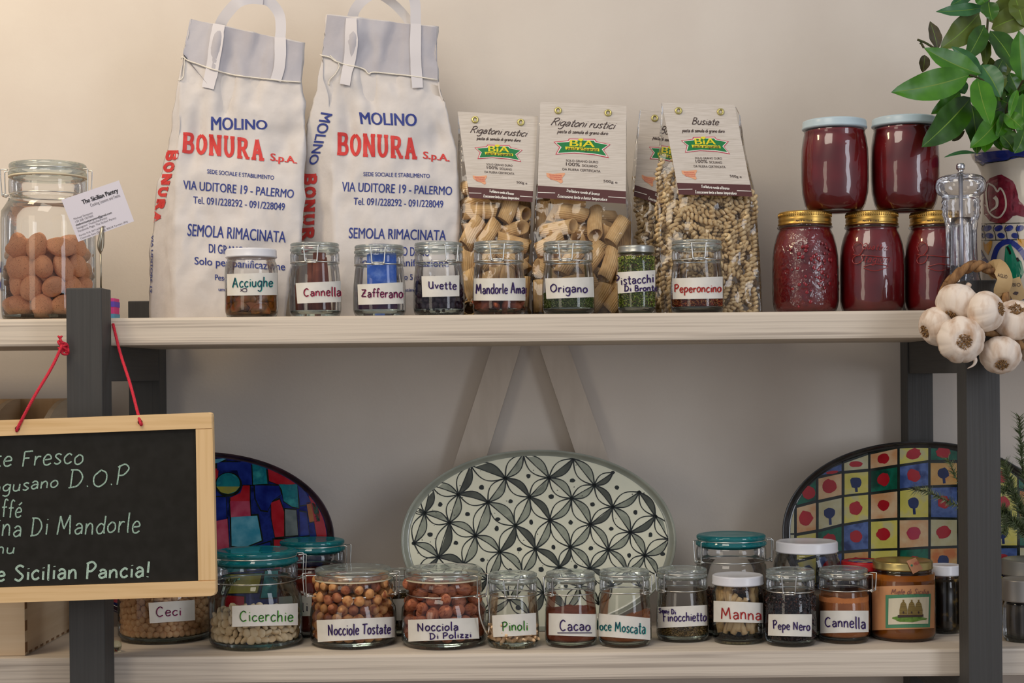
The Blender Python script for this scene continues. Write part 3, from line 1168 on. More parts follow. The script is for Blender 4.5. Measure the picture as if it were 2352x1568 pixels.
pasta_bag('clear bag of rigatoni touching the flour bag, card half overlapped',
          [(1059, 735), (1059, 560), (1058, 420), (1057, 330), (1055, 256)], [(1216, 735), (1215, 600), (1221, 464), (1227, 340), (1236, 267)],
          [(1058, 735), (1053, 400), (1052, 256)], (737, 735), (256, 267),
          [(1051, 256), (1235.5, 267), (1223, 464), (1078, 454)], 'Rigatoni rustici', 1.7, 'rigatoni',
          'ridged rigatoni tube in the clear bag against the flour bag', 2.250, 2.330, group='rigatoni in the bag by the flour')
pasta_bag('clear bag of rigatoni behind the oregano jar',
          [(1222, 735), (1221, 600), (1228, 470), (1234, 400), (1241, 234)], [(1452, 735), (1452, 600), (1448, 470), (1440, 400), (1438, 243)],
          [(1224, 735), (1225, 600), (1236, 400), (1242, 234)], (737, 733), (234, 243),
          CARD, 'Rigatoni rustici', 5.3, 'rigatoni', 'ridged rigatoni tube in the clear bag behind the oregano jar', 2.238, 2.325, group='rigatoni in the bag behind the oregano jar')
pasta_bag('clear bag of busiate tucked behind the other bags, card mostly hidden',
          [(1452, 735), (1448, 560), (1447, 450), (1458, 340), (1470, 251)], [(1560, 735), (1570, 500), (1600, 400), (1630, 262)],
          [(1454, 735), (1449, 450), (1471, 251)], (737, 733), (251, 262),
          [(1472, 250.7), (1632, 268), (1600, 500), (1455.8, 449.7)], 'Busiate', 9.1, 'busiate', 'twisted busiate in the half hidden bag', 2.320, 2.392,
          [(1300, 270), (1376, 276), (1375, 293), (1298, 289)], group='busiate in the half hidden bag', dens=.85)
pasta_bag('clear bag of busiate standing alone by the bare wall',
          [(1520, 735), (1515, 600), (1508, 470), (1510, 400), (1520, 236)], [(1752, 735), (1748, 640), (1740, 520), (1733, 440), (1712, 350), (1700, 265), (1690, 245)],
          [(1523, 735), (1512, 450), (1521, 237)], (737, 733), (236, 245),
          [(1520.4, 235.8), (1687, 240.7), (1728.5, 451.3), (1559.4, 446.4)], 'Busiate', 6.6, 'busiate', 'twisted busiate in the bag behind the chilli jar', 2.232, 2.302,
          [(1312, 270), (1385, 275), (1384, 291), (1310, 287)], group='busiate in the bag behind the chilli jar', top=395, dep=.055)

# ================================================================ jars
M_glass = thin_glass('clear_glass', (0.97, 0.98, 0.975), (0.52, 0.58, 0.55), 0.015, 0.12, 40)
M_glassb = thin_glass('clear_glass_body', (0.985, 0.99, 0.987), (0.50, 0.56, 0.53), 0.015, 0.10, 25)
M_thick = mat('thick_glass', '#dfeee6', 0.03, trans=1.0, ior=1.35, spec=0.5)
M_lidg = thin_glass('lid_glass', (0.93, 0.97, 0.95), (0.50, 0.60, 0.55), 0.05, 0.2, 60, 1.55, 0.04, 0.10)
M_lidt = thin_glass('teal_lid_glass', (0.22, 0.66, 0.68), (0.05, 0.34, 0.38), 0.03, 0.15, 60, 1.55, 0.04, 0.34, hcol=(0.008, 0.30, 0.33))
M_wire = mat('steel_wire', '#dcdcd6', 0.28, 1.0)
M_seal = mat('rubber_seal', '#d9cdb0', 0.6)
M_label = mat('paper_label', '#e6e2d8', 0.8, color2='#dedacf', scale=60, spec=0.2)
M_wlid = mat('white_enamel_lid', '#dcdce0', 0.28, spec=0.5)
M_blid = mat('pale_blue_lid', '#b9cbd1', 0.3, spec=0.5)
M_silver = mat('silver_lid', '#b0b0a8', 0.3, 0.9)
M_gold = mat('gold_lid', '#b08a45', 0.32, 0.95, color2='#c9a35a', scale=40)
PEN = {'purple': ('#5b2f9a', '#2c1746'), 'red': ('#e2355a', '#5a1530'), 'teal': ('#12b09a', '#123a52'), 'green': ('#5fd01f', '#1d3326'),
       'violet': ('#4a2c8a', '#2a163f'), 'maroon': ('#c02a70', '#3b1030'), 'black': ('#332a4a', '#241d2e'), 'orange': ('#e8502a', '#8a1626')}
PENM = {}
for k_, (a_, b_) in PEN.items():
    PENM[k_] = (mat('marker_' + k_, a_, 0.7), mat('marker_dark_' + k_, b_, 0.7))


def paper_label(jar, c, R, q, lines, body=None):
    s = on_cyl(c, R, 0.0007)
    mb = MB()
    quadpatch(q, s, mb, 0, 1.0, 16, 3)
    lab = mb.build('paper_label', M_label, jar)
    mb = MB()
    mats = []
    for txt, tq, col, wd in lines:
        m1, m2 = PENM[col]
        for m in (m1, m2):
            if m not in mats:
                mats.append(m)
        if txt == '_':
            ribbon([tq[3], tq[2]], wd, s, mb, mats.index(m2), 2.2)
            continue
        if txt == 'fish':
            ribbon(smooth_path([tq[3], ((tq[0][0] + tq[1][0]) / 2, tq[0][1]), tq[1], tq[2], ((tq[0][0] + tq[1][0]) / 2, tq[2][1]), tq[0]], 5), wd, s, mb, mats.index(m2), 2.2)
            continue
        pen(txt, tq, s, mb, wd * 1.0, mats.index(m1), 1.7, dx=.8, dy=.6)
        pen(txt, tq, s, mb, wd * .72, mats.index(m2), 2.4)
    mb.build('lettering', mats, lab, False)
    return lab


def latch(mb, c, R, B, K, phi, gap=.0088, out=1.08, wr=.0009, lever=0):
    ph = math.radians(phi)
    c = Vector(c)

    def pos(s, r, z):
        return (c.x + r * math.sin(ph) + s * math.cos(ph), c.y - r * math.cos(ph) + s * math.sin(ph), c.z + z)
    for sg in (-1, 1):
        g = gap * sg
        mb.tube(smooth_path([pos(g * 1.25, .93 * R, B + .77 * K), pos(g * 1.2, out * .98 * R, B + .78 * K), pos(g * 1.12, out * R, B + .68 * K),
                             pos(g * .95, out * R * .985, B + .10 * K), pos(g * .9, out * .97 * R, B - .02 * K), pos(g * .8, (out * .96) * R, B + .08 * K)], 4), wr, 6)
        # coil
        pts = [pos(g * .9, out * .96 * R + .0016 * math.cos(a), B + .03 * K + .0016 * math.sin(a)) for a in [2 * PI * i / 8 for i in range(8)]]
        mb.tube(pts, wr, 5, True)
        mb.tube([pos(g * .95, .92 * R, B), pos(g * .9, out * .96 * R, B + .03 * K)], wr, 5)
    mb.tube([pos(-gap * .9, out * .97 * R, B + .07 * K), pos(gap * .9, out * .97 * R, B + .07 * K)], wr * .9, 6)
    mb.tube([pos(-gap * .9, out * .96 * R, B - .03 * K), pos(gap * .9, out * .96 * R, B - .03 * K)], wr * .9, 6)
    if lever:
        L = lever
        mb.tube(smooth_path([pos(-gap * .8, out * R, B), pos(-gap * 1.0, out * 1.05 * R, B - L * .5), pos(0, out * 1.12 * R, B - L),
                             pos(gap * 1.0, out * 1.05 * R, B - L * .5), pos(gap * .8, out * R, B)], 6), wr * 1.1, 6)


def fido(name, label, c, R, Ht, K, phi, lidm=None, seal=False, lever=0, hinge=None, group='clip top jars', gap=.0088, out=1.08, bodyf=1.0, nf=1.0, sh=0.0):
    """clip-top preserving jar; c is the middle of its foot"""
    c = Vector(c)
    t = empty(name, c, label, 'jar', group)
    B = Ht - K
    R0, R = R, R * nf
    if sh:
        up = [(R0, .10 * B), (R0, sh * B), (.985 * R0, (sh + .35 * (1 - sh)) * B), (.955 * R0 * .6 + .9 * R * .4, (sh + .62 * (1 - sh)) * B), (.94 * R, (sh + .86 * (1 - sh)) * B)]
    else:
        up = [(R0, .13 * B), (1.0 * R0, .42 * B), (.985 * R0, .60 * B), (.955 * R0, .76 * B), (.925 * R0, .90 * B)]
    prof = [(0, .003), (.78 * R0, .003), (.80 * R0, 0), (.92 * R0, .0006), (.985 * R0, .006)] + up + [(.90 * R, .97 * B), (.895 * R, B), (.93 * R, B + .05 * K), (.945 * R, B + .12 * K), (.945 * R, B + .40 * K),
            (.93 * R, B + .5 * K), (.90 * R, B + .55 * K), (.84 * R, B + .55 * K)]
    mb = MB()
    mb.lathe(prof, c, 56)
    mb.lathe([(0, .0035), (.88 * R0, .0035), (.95 * R0, .007), (.955 * R0, .0085), (.9 * R0, .0082), (0, .008)], c, 48, 1)
    body = mb.build('glass_body', [M_glassb, M_thick], t)
    lp = [(0, B + .50 * K), (.83 * R, B + .50 * K), (.84 * R, B + .565 * K), (.93 * R, B + .57 * K), (.955 * R, B + .60 * K), (.955 * R, B + .68 * K), (.91 * R, B + .73 * K),
          (.905 * R, B + .80 * K), (.935 * R, B + .84 * K), (.935 * R, B + .92 * K), (.90 * R, B + .965 * K), (.80 * R, B + .985 * K), (.76 * R, B + .965 * K), (.5 * R, B + .97 * K), (0, B + .975 * K)]
    MB().lathe(lp, c, 56).build('glass_lid', lidm or M_lidg, t)
    if seal:
        MB().lathe([(.86 * R, B + .52 * K), (.945 * R, B + .525 * K), (.955 * R, B + .55 * K), (.945 * R, B + .575 * K), (.86 * R, B + .575 * K)], c, 48).build('rubber_seal', M_seal, t)
    mb = MB()
    for r, z in ((.90 * R + .001, B + .0005), (.91 * R, B + .77 * K)):
        mb.tube([(c.x + r * math.sin(a), c.y - r * math.cos(a), c.z + z) for a in [2 * PI * i / 48 for i in range(48)]], .0010, 6, True)
    mb.build('wire_band', M_wire, t)
    mb = MB()
    latch(mb, c, R, B, K, phi, gap, out, .00095, lever)
    mb.build('wire_clip', M_wire, t)
    if hinge is not None:
        mb = MB()
        latch(mb, c, R, B, K, hinge, gap, 1.12, .00095, 0)
        mb.build('wire_hinge', M_wire, t)
    return t, c, R0, B


def screwjar(name, label, c, R, Ht, lidh, lidm, group='screw lid jars', lidr=.97, squat=False, bodym=None):
    c = Vector(c)
    t = empty(name, c, label, 'jar', group)
    B = Ht - lidh
    prof = [(0, .003), (.78 * R, .003), (.80 * R, 0), (.93 * R, .001), (.99 * R, .008), (R, .014), (R, B * .74), (.985 * R, B * .82), (.95 * R, B * .89), (.90 * R, B * .94),
            (.89 * R, B * .95), (.915 * R, B * .96), (.89 * R, B * .972), (.88 * R, B)]
    mb = MB()
    mb.lathe(prof, c, 52)
    mb.lathe([(0, .0035), (.88 * R, .0035), (.95 * R, .007), (.955 * R, .0085), (.9 * R, .0082), (0, .008)], c, 48, 1)
    body = mb.build('glass_body', [bodym or M_glassb, M_thick], t)
    lr = lidr * R
    MB().lathe([(0, B - .001), (lr * .98, B - .001), (lr * 1.005, B), (lr * 1.005, B + .0012), (lr * .99, B + .002), (lr * .99, Ht - .0025), (lr * .975, Ht - .0008), (lr * .93, Ht), (lr * .88, Ht - .0008),
                (0, Ht - .0008)], c, 52).build('lid', lidm, t)
    return t, c, R, B


def fill(t, name, c, R, z0, z1, m, amp=.0015, slope=0.0, kind='stuff'):
    """a heap that fills the jar up to z1"""
    c = Vector(c)
    seg, nr = 48, 10
    V, Fc = [], []
    prof = [(.90 * R, z0), (.945 * R, z0 + .004), (.952 * R, z0 + .008), (.952 * R, (z0 + z1) / 2), (.95 * R, z1)]
    rings = prof + [(.95 * R * (1 - i / nr), z1) for i in range(1, nr)]
    for i, (r, z) in enumerate(rings):
        for k in range(seg):
            a = 2 * PI * k / seg
            x, y = r * math.sin(a), -r * math.cos(a)
            dz = 0
            if i >= 4:
                dz = amp * 2 * mn.noise(Vector((x * 90, y * 90, c.x * 50))) + slope * x
            V.append((c.x + x, c.y + y, c.z + z + dz))
    for i in range(len(rings) - 1):
        for k in range(seg):
            k2 = (k + 1) % seg
            Fc.append((i * seg + k, i * seg + k2, (i + 1) * seg + k2, (i + 1) * seg + k))
    Fc.append(tuple(range((len(rings) - 1) * seg, len(rings) * seg)))
    Fc.append(tuple(reversed(range(seg))))
    o = mk(name, V, Fc, m, t)
    if kind:
        o['kind'] = kind
    return o


def flakes(t, name, c, R, z0, z1, size, mats, N, core, flat=.45, label=None):
    """thousands of crumbs against the glass over a solid heart: one object of kind stuff"""
    c = Vector(c)
    rnd = random.Random(int(abs(c.x) * 1e5) + N)
    mb = MB()
    seg = 32
    mb.lathe([(0, z0), (.86 * R, z0), (.88 * R, z0 + .004), (.88 * R, z1 - .001), (.6 * R, z1), (0, z1)], c, seg, 0)
    for i in range(N):
        top = rnd.random() < .25
        a = rnd.uniform(-1.75, 1.75)
        if top:
            r = .9 * R * math.sqrt(rnd.random())
            z = z1 + rnd.uniform(-.001, .001)
            a = rnd.uniform(-PI, PI)
        else:
            r = rnd.uniform(.89, .945) * R
            z = rnd.uniform(z0 + .001, z1 + .0008)
        p = Vector((c.x + r * math.sin(a), c.y - r * math.cos(a), c.z + z))
        s = size * rnd.uniform(.6, 1.4)
        ax = Vector([rnd.gauss(0, 1) for _ in range(3)]).normalized()
        b = ax.orthogonal().normalized()
        d = ax.cross(b)
        ro = rnd.uniform(0, 6.28)
        b, d = b * math.cos(ro) + d * math.sin(ro), d * math.cos(ro) - b * math.sin(ro)
        V = [p + b * s, p + d * s * .6, p - b * s, p - d * s * .6, p + ax * s * flat, p - ax * s * flat]
        mb.add(V, [(0, 1, 4), (1, 2, 4), (2, 3, 4), (3, 0, 4), (1, 0, 5), (2, 1, 5), (3, 2, 5), (0, 3, 5)], rnd.randrange(1, len(mats)))
    o = mb.build(name, mats, t, False)
    o['kind'] = 'stuff'
    if label:
        o['label'] = label
    return o


def nutmesh(name, m, sub, fn, seed):
    bm = bmesh.new()
    bmesh.ops.create_icosphere(bm, subdivisions=sub, radius=1)
    for v in bm.verts:
        v.co = fn(v.co.copy(), seed)
    V = [v.co.copy() for v in bm.verts]
    bm.verts.index_update()
    Fc = [[v.index for v in f.verts] for f in bm.faces]
    bm.free()
    return proto(name, V, Fc, m)


def pack(c, R, z0, z1, r, N, seed, arc=PI, inner=0.0, it=70, slope=0.0):
    """spheres of radius r settled between the glass (radius R) and an inner radius"""
    g = np.random.default_rng(seed)
    th = g.uniform(-arc, arc, N)
    rr = np.sqrt(g.uniform(inner ** 2, (R - r) ** 2, N))
    X = np.stack([rr * np.sin(th), -rr * np.cos(th), g.uniform(z0 + r, z1, N)], 1)
    for k in range(it):
        d = X[:, None] - X[None]
        L = np.sqrt((d ** 2).sum(-1)) + np.eye(N)
        ov = np.clip(2 * r - L, 0, None) * (1 - np.eye(N))
        X += (d / L[..., None] * ov[..., None]).sum(1) * 0.30
        X[:, 2] -= r * .06 * (1 - k / it)
        rad = np.hypot(X[:, 0], X[:, 1])
        tgt = np.clip(rad, inner, R - r)
        X[:, :2] *= (tgt / np.maximum(rad, 1e-6))[:, None]
        X[:, 2] = np.maximum(X[:, 2], z0 + r)
    return [Vector((c[0] + x, c[1] + y, c[2] + z)) for x, y, z in X]


def rrot(rnd):
    return (rnd.uniform(0, 6.28), rnd.uniform(0, 6.28), rnd.uniform(0, 6.28))


def q4(l, t, r, b, s=0.0):
    """upright quad; s drops the far end by s px"""
    return [(l, t), (r, t + s), (r, b + s), (l, b)]


def place_upper(xl, xr, yt, Yf=2.158):
    """foot centre, radius and height of a jar whose outline on the upper board is known"""
    Yc = Yf + .036
    for _ in range(3):
        R = (xr - xl) / 2 * Yc / F
        Yc = Yf + R
    p = P((xl + xr) / 2, (yt + 718) / 2, Yc)
    top = P((xl + xr) / 2, yt, Yc - R * .9)
    return Vector((p.x, Yc, ZU)), R, top.z - ZU


def place_lower(xl, xr, yt, yb, k=.72):
    xm = (xl + xr) / 2
    v = (yb - CY) + (xm - CX) * sr
    Yb = .3768 * F / v
    R = (xr - xl) / 2 * Yb / F
    for _ in range(3):
        Yc = Yb + R * .93
        R = (xr - xl) / 2 * Yc / F
    p = P(xm, (yt + yb) / 2, Yc)
    top = P(xm, yt, Yc + R * k)
    return Vector((p.x, Yc, ZL)), R, top.z - ZL


# ---------------------------------------------------------------- upper row
c, R, Ht = place_upper(517, 638, 568)
t, c, R, B = screwjar('glass_jar', 'white-lidded jar of anchovies, label Acciughe', c, R, Ht, .0115, M_wlid)
M_anch = mat('anchovy_oil', '#7a3d12', 0.25, color2='#2c140a', scale=55, fac=(.35, .7), c3='#9a5b1e', spec=0.5)
fill(t, 'brine', c, R * .99, .004, P(578, 662, c.y).z - ZU, M_anch, .0003, kind=None)
M_fish = mat('anchovy_fillet', '#a3572e', 0.35, color2='#45200f', scale=70, c3='#8a5a1c')
rnd = random.Random(3)
for i in range(9):
    a0 = -1.25 + .31 * i
    z0 = .010 + (i % 3) * .012 + rnd.uniform(-.003, .003)
    pts = [(c.x + R * .945 * math.sin(a0 + d), c.y - R * .945 * math.cos(a0 + d), c.z + z0 + h) for d, h in ((-.45, -.002), (-.2, .003), (.1, .004), (.4, -.001))]
    Vq, Fq = tube_geo(smooth_path(pts, 4), [.002 + .0062 * math.sin(PI * min(1, (j + 1) / 14)) for j in range(13)], 8)
    Wq = []
    for v in Vq:
        h = Vector((v.x - c.x, v.y - c.y, 0))
        rr = .93 * R + (h.length - .93 * R) * .25
        h = h.normalized() * rr
        Wq.append((c.x + h.x, c.y + h.y, max(c.z + .004, v.z)))
    o = mk('anchovy_fillet', Wq, Fq, M_fish)
    tag(o, 'anchovy fillet in the jar labelled Acciughe', 'fish', 'anchovy fillets in the jar')
paper_label(t, c, R, [(521, 629), (638, 626), (638, 677), (522, 679)],
            [('Acciughe', [(533, 637), (628, 636), (627, 658), (533, 659)], 'teal', 2.6), ('fish', q4(552, 663, 566, 669), 'violet', 1.6)])

c, R, Ht = place_upper(664, 783, 553)
t, c, R, B = fido('clip_top_jar', 'clip-top jar of cinnamon sticks, red label Cannella', c, R, Ht, .029, 0)
M_cin = mat('cinnamon_bark', '#8a4a33', 0.7, color2='#6b3426', scale=1, stretch=(160, 160, 20), bump=.4)
for i, (x, y, tx, hh, rr_) in enumerate(((.004, -.004, .03, .080, .0095), (.016, .001, -.08, .074, .0085), (-.006, .012, .02, .070, .008), (-.021, .0, -.05, .036, .006))):
    b = Vector((c.x + x, c.y + y, c.z + .0095))
    V, Fc = [], []
    ns, turns = 26, 2.1
    for j in (0, 1):
        for k in range(ns):
            a = turns * PI * k / (ns - 1) + i
            r1 = rr_ * (1 - .28 * k / ns)
            V.append((b.x + r1 * math.cos(a) + tx * hh * j, b.y + r1 * math.sin(a), b.z + hh * j))
    for k in range(ns - 1):
        Fc.append((k, k + 1, ns + k + 1, ns + k))
    o = mk('cinnamon_stick', V, Fc, M_cin)
    md = o.modifiers.new('thickness', 'SOLIDIFY')
    md.thickness = .0015
    tag(o, 'curled cinnamon stick standing in the clip-top jar', 'cinnamon', 'cinnamon sticks in the jar')
paper_label(t, c, R, [(679, 650), (783, 645), (783, 693), (683, 697)], [('Cannella', [(696, 661), (784, 656), (784, 679), (697, 679)], 'red', 2.6)])

c, R, Ht = place_upper(811, 932, 558)
t, c, R, B = fido('clip_top_jar', 'clip-top jar with a blue packet, label Zafferano', c, R, Ht, .029, 3)
M_pack = mat('blue_packet', '#2f62c4', 0.4, color2='#7f9fe0', scale=70, fac=(.45, .75))
M_packr = mat('dark_red_packet', '#5b1f33', 0.4, color2='#39204a', scale=80)
mb = MB()
mb.box((c.x - .017, c.y - .004, c.z + .030), (c.x + .024, c.y + .004, c.z + .088), .001)
mb.box((c.x - .028, c.y - .018, c.z + .0095), (c.x + .026, c.y - .013, c.z + .026), .001, 1)
o = mb.build('saffron_packet', [M_pack, M_packr], None, False)
tag(o, 'blue saffron packet standing inside the clip-top jar', 'packet')
paper_label(t, c, R, [(821, 653), (925, 648), (927, 697), (823, 700)], [('Zafferano', [(829, 664), (926, 662), (926, 684), (829, 681)], 'maroon', 2.5)])

c, R, Ht = place_upper(949, 1067, 552)
t, c, R, B = fido('clip_top_jar', 'clip-top jar of dark raisins, label Uvette', c, R, Ht, .029, 31)
M_rai = mat('raisin_skin', '#241c2a', 0.45, color2='#3a2330', scale=300, bump=.7, bscale=350)
RAI = [nutmesh('raisin', M_rai, 2, lambda v, s: Vector((v.x * 1.25, v.y, v.z * .85)) * (.0048 * (1 + .28 * mn.noise(v * 2.3 + Vector((s, 0, 0))))), s) for s in (1., 5.)]
rnd = random.Random(5)
copies(RAI, [(p, rrot(rnd), rnd.uniform(.9, 1.15)) for p in pack(c, R * .94, .0085, .040, .0046, 170, 2, 1.9, R * .35)], 'raisin', 'dark wrinkled raisin in the jar labelled Uvette', 'raisin', 'raisins in the clip-top jar')
paper_label(t, c, R, [(968, 634), (1055, 632), (1055, 680), (970, 682)], [('Uvette', [(983, 645), (1049, 646), (1049, 664), (983, 661)], 'violet', 2.3)])

c, R, Ht = place_upper(1085, 1207, 550)
t, c, R, B = fido('clip_top_jar', 'clip-top jar of shelled almonds, label Mandorle Amare', c, R, Ht, .029, -2)
M_alm = mat('almond_skin', '#a85a3a', 0.7, color2='#7c3c26', scale=1, stretch=(300, 300, 60), bump=.3)


def almond_fn(l, wd, th):
    def f(v, s):
        k = 1 - .28 * max(0, v.z)
        return Vector((v.x * wd * k, v.y * th * k, v.z * l))
    return f


ALM = [nutmesh('shelled_almond', M_alm, 3, almond_fn(.011, .0065, .004), 0)]
rnd = random.Random(8)
copies(ALM, [(p, rrot(rnd), rnd.uniform(.9, 1.1)) for p in pack(c, R * .93, .006, .030, .0068, 60, 4, PI, 0)], 'shelled_almond', 'brown shelled almond in the jar labelled Mandorle Amare', 'almond', 'shelled almonds in the clip-top jar')
paper_label(t, c, R, [(1088, 639), (1207, 638), (1207, 690), (1088, 690)], [('Mandorle Amar', [(1092, 652), (1214, 650), (1214, 673), (1092, 674)], 'violet', 2.4)])

M_or = [mat('oregano_core', '#4c5230', .9)] + [mat('oregano_%s' % n, c_, .9) for n, c_ in (('green', '#6f8140'), ('pale', '#a2a56e'), ('dark', '#3d4a24'), ('fresh', '#5c7a34'))]
c, R, Ht = place_upper(1245, 1366, 550)
t, c, R, B = fido('clip_top_jar', 'clip-top jar of dried green herb, label Origano', c, R, Ht, .029, -6)
flakes(t, 'dried_oregano', c, R, .0085, .030, .0011, M_or, 3800, 0)
paper_label(t, c, R, [(1252, 639), (1363, 636), (1365, 682), (1255, 686)], [('Origano', [(1263, 651), (1350, 650), (1350, 671), (1263, 670)], 'violet', 2.5)])

M_pi = [mat('pistachio_core', '#50601c', .9)] + [mat('pistachio_%s' % n, c_, .8) for n, c_ in (('green', '#86a034'), ('yellow', '#b9bd5c'), ('dark', '#46581a'), ('skin', '#6a4c3a'))]
c, R, Ht = place_upper(1418, 1506, 562)
t, c, R, B = screwjar('glass_jar', 'small silver-lidded jar of chopped green pistachios', c, R, Ht, .0095, M_silver)
flakes(t, 'chopped_pistachio', c, R, .0085, .078, .0014, M_pi, 5200, 0)
paper_label(t, c, R, [(1418, 625), (1505, 620), (1505, 667), (1419, 674)],
            [('Pistacchi', [(1410, 634), (1502, 628), (1502, 648), (1411, 654)], 'violet', 2.4), ('Di Bronte', [(1433, 656), (1512, 652), (1512, 667), (1433, 668)], 'violet', 2.4)])

M_ch = [mat('chilli_core', '#5c2417', .9)] + [mat('chilli_%s' % n, c_, .8) for n, c_ in (('red', '#9e3a22'), ('dark', '#511a12'), ('seed', '#d09a58'), ('orange', '#b3512c'))]
c, R, Ht = place_upper(1540, 1662, 547)
t, c, R, B = fido('clip_top_jar', 'clip-top jar of chilli flakes, red label Peperoncino', c, R, Ht, .029, -2)
flakes(t, 'chilli_flakes', c, R, .0085, .028, .0013, M_ch, 2800, 0)
paper_label(t, c, R, [(1544, 639), (1660, 635), (1660, 685), (1545, 687)], [('Peperoncino', [(1548, 652), (1658, 651), (1657, 670), (1548, 670)], 'orange', 2.5)])

# ---------------------------------------------------------------- tomato jars
M_sauce = mat('tomato_sauce', '#86141a', 0.35, color2='#700d12', scale=25, spec=0.5)
M_rglass = thin_glass('jar_glass_on_sauce', (0.96, 0.97, 0.965), (0.5, 0.4, 0.4), 0.03, 0.35, 28, 1.5, 0.015)
M_rglass2 = thin_glass('embossed_glass', (0.96, 0.97, 0.965), (0.5, 0.4, 0.4), 0.05, 1.0, 90, 1.5, 0.015, 0, .004)


def sauce_jar(label, c, R, Ht, kind, emboss=None):
    c = Vector(c)
    t = empty('tomato_sauce_jar', c, label, 'jar', 'jars of tomato sauce')
    if kind == 'low':
        nk = Ht - .022
        prof = [(0, .002), (.78 * R, .001), (.90 * R, .001), (.96 * R, .008), (R, .018), (R, .50 * nk), (.985 * R, .66 * nk), (.94 * R, .79 * nk), (.87 * R, .89 * nk), (.80 * R, .95 * nk), (.775 * R, .975 * nk),
                (.82 * R, .985 * nk), (.84 * R, nk), (.81 * R, nk + .002), (.77 * R, nk + .004)]
        lid = [(0, nk + .002), (.80 * R, nk + .002), (.815 * R, nk + .003), (.815 * R, nk + .0045), (.785 * R, nk + .006), (.80 * R, nk + .008), (.80 * R, nk + .0115), (.785 * R, nk + .013), (.80 * R, nk + .015), (.80 * R, Ht - .003), (.78 * R, Ht - .001),
               (.70 * R, Ht), (.68 * R, Ht - .001), (0, Ht - .001)]
        lm = M_gold
    else:
        nk = Ht - .012
        prof = [(0, .004), (.66 * R, .003), (.70 * R, 0), (.80 * R, .001), (.90 * R, .010), (.975 * R, .026), (R, .045), (R, .60 * nk), (.985 * R, .75 * nk), (.94 * R, .88 * nk), (.895 * R, .95 * nk), (.91 * R, .965 * nk), (.88 * R, .98 * nk), (.87 * R, nk)]
        lid = [(0, nk - .001), (.93 * R, nk - .001), (.965 * R, nk + .0002), (.968 * R, nk + .002), (.95 * R, nk + .003), (.95 * R, Ht - .003), (.935 * R, Ht - .001), (.88 * R, Ht), (.84 * R, Ht - .001), (0, Ht - .001)]
        lm = M_blid
    MB().lathe(prof, c, 60).build('glass_body', M_rglass2 if emboss == 'fruit' else M_rglass, t)
    MB().lathe([(max(0, r - .0018), z + (.0015 if z < .01 else 0)) for r, z in prof if z < nk * .99] + [(0, nk * .97)], c, 56).build('tomato_sauce', M_sauce, t)
    lo = MB().lathe(lid, c, 64).build('lid', lm, t)
    if kind == 'low':
        mb = MB()
        for k in range(72):
            a = 2 * PI * k / 72
            r = .803 * R
            mb.tube([(c.x + r * math.sin(a), c.y - r * math.cos(a), c.z + Ht - .0078), (c.x + r * math.sin(a), c.y - r * math.cos(a), c.z + Ht - .003)], .0006, 4)
        mb.build('knurled_edge', M_gold, lo)
        s = on_cyl(c, .80 * R, .0003)
        x0 = CX + c.x * F / c.y
        mb = MB()
        yb = 867 - (c.z + nk + .0095 - EYE) * F / c.y - (c.x * F / c.y) * sr
        printed('MADE IN ITALY', q4(x0 - 24, yb - 3, x0 + 14, yb + 2), s, mb, 0, .02, 1)
        mb.build('lettering', M_ink, lo, False)
    return t


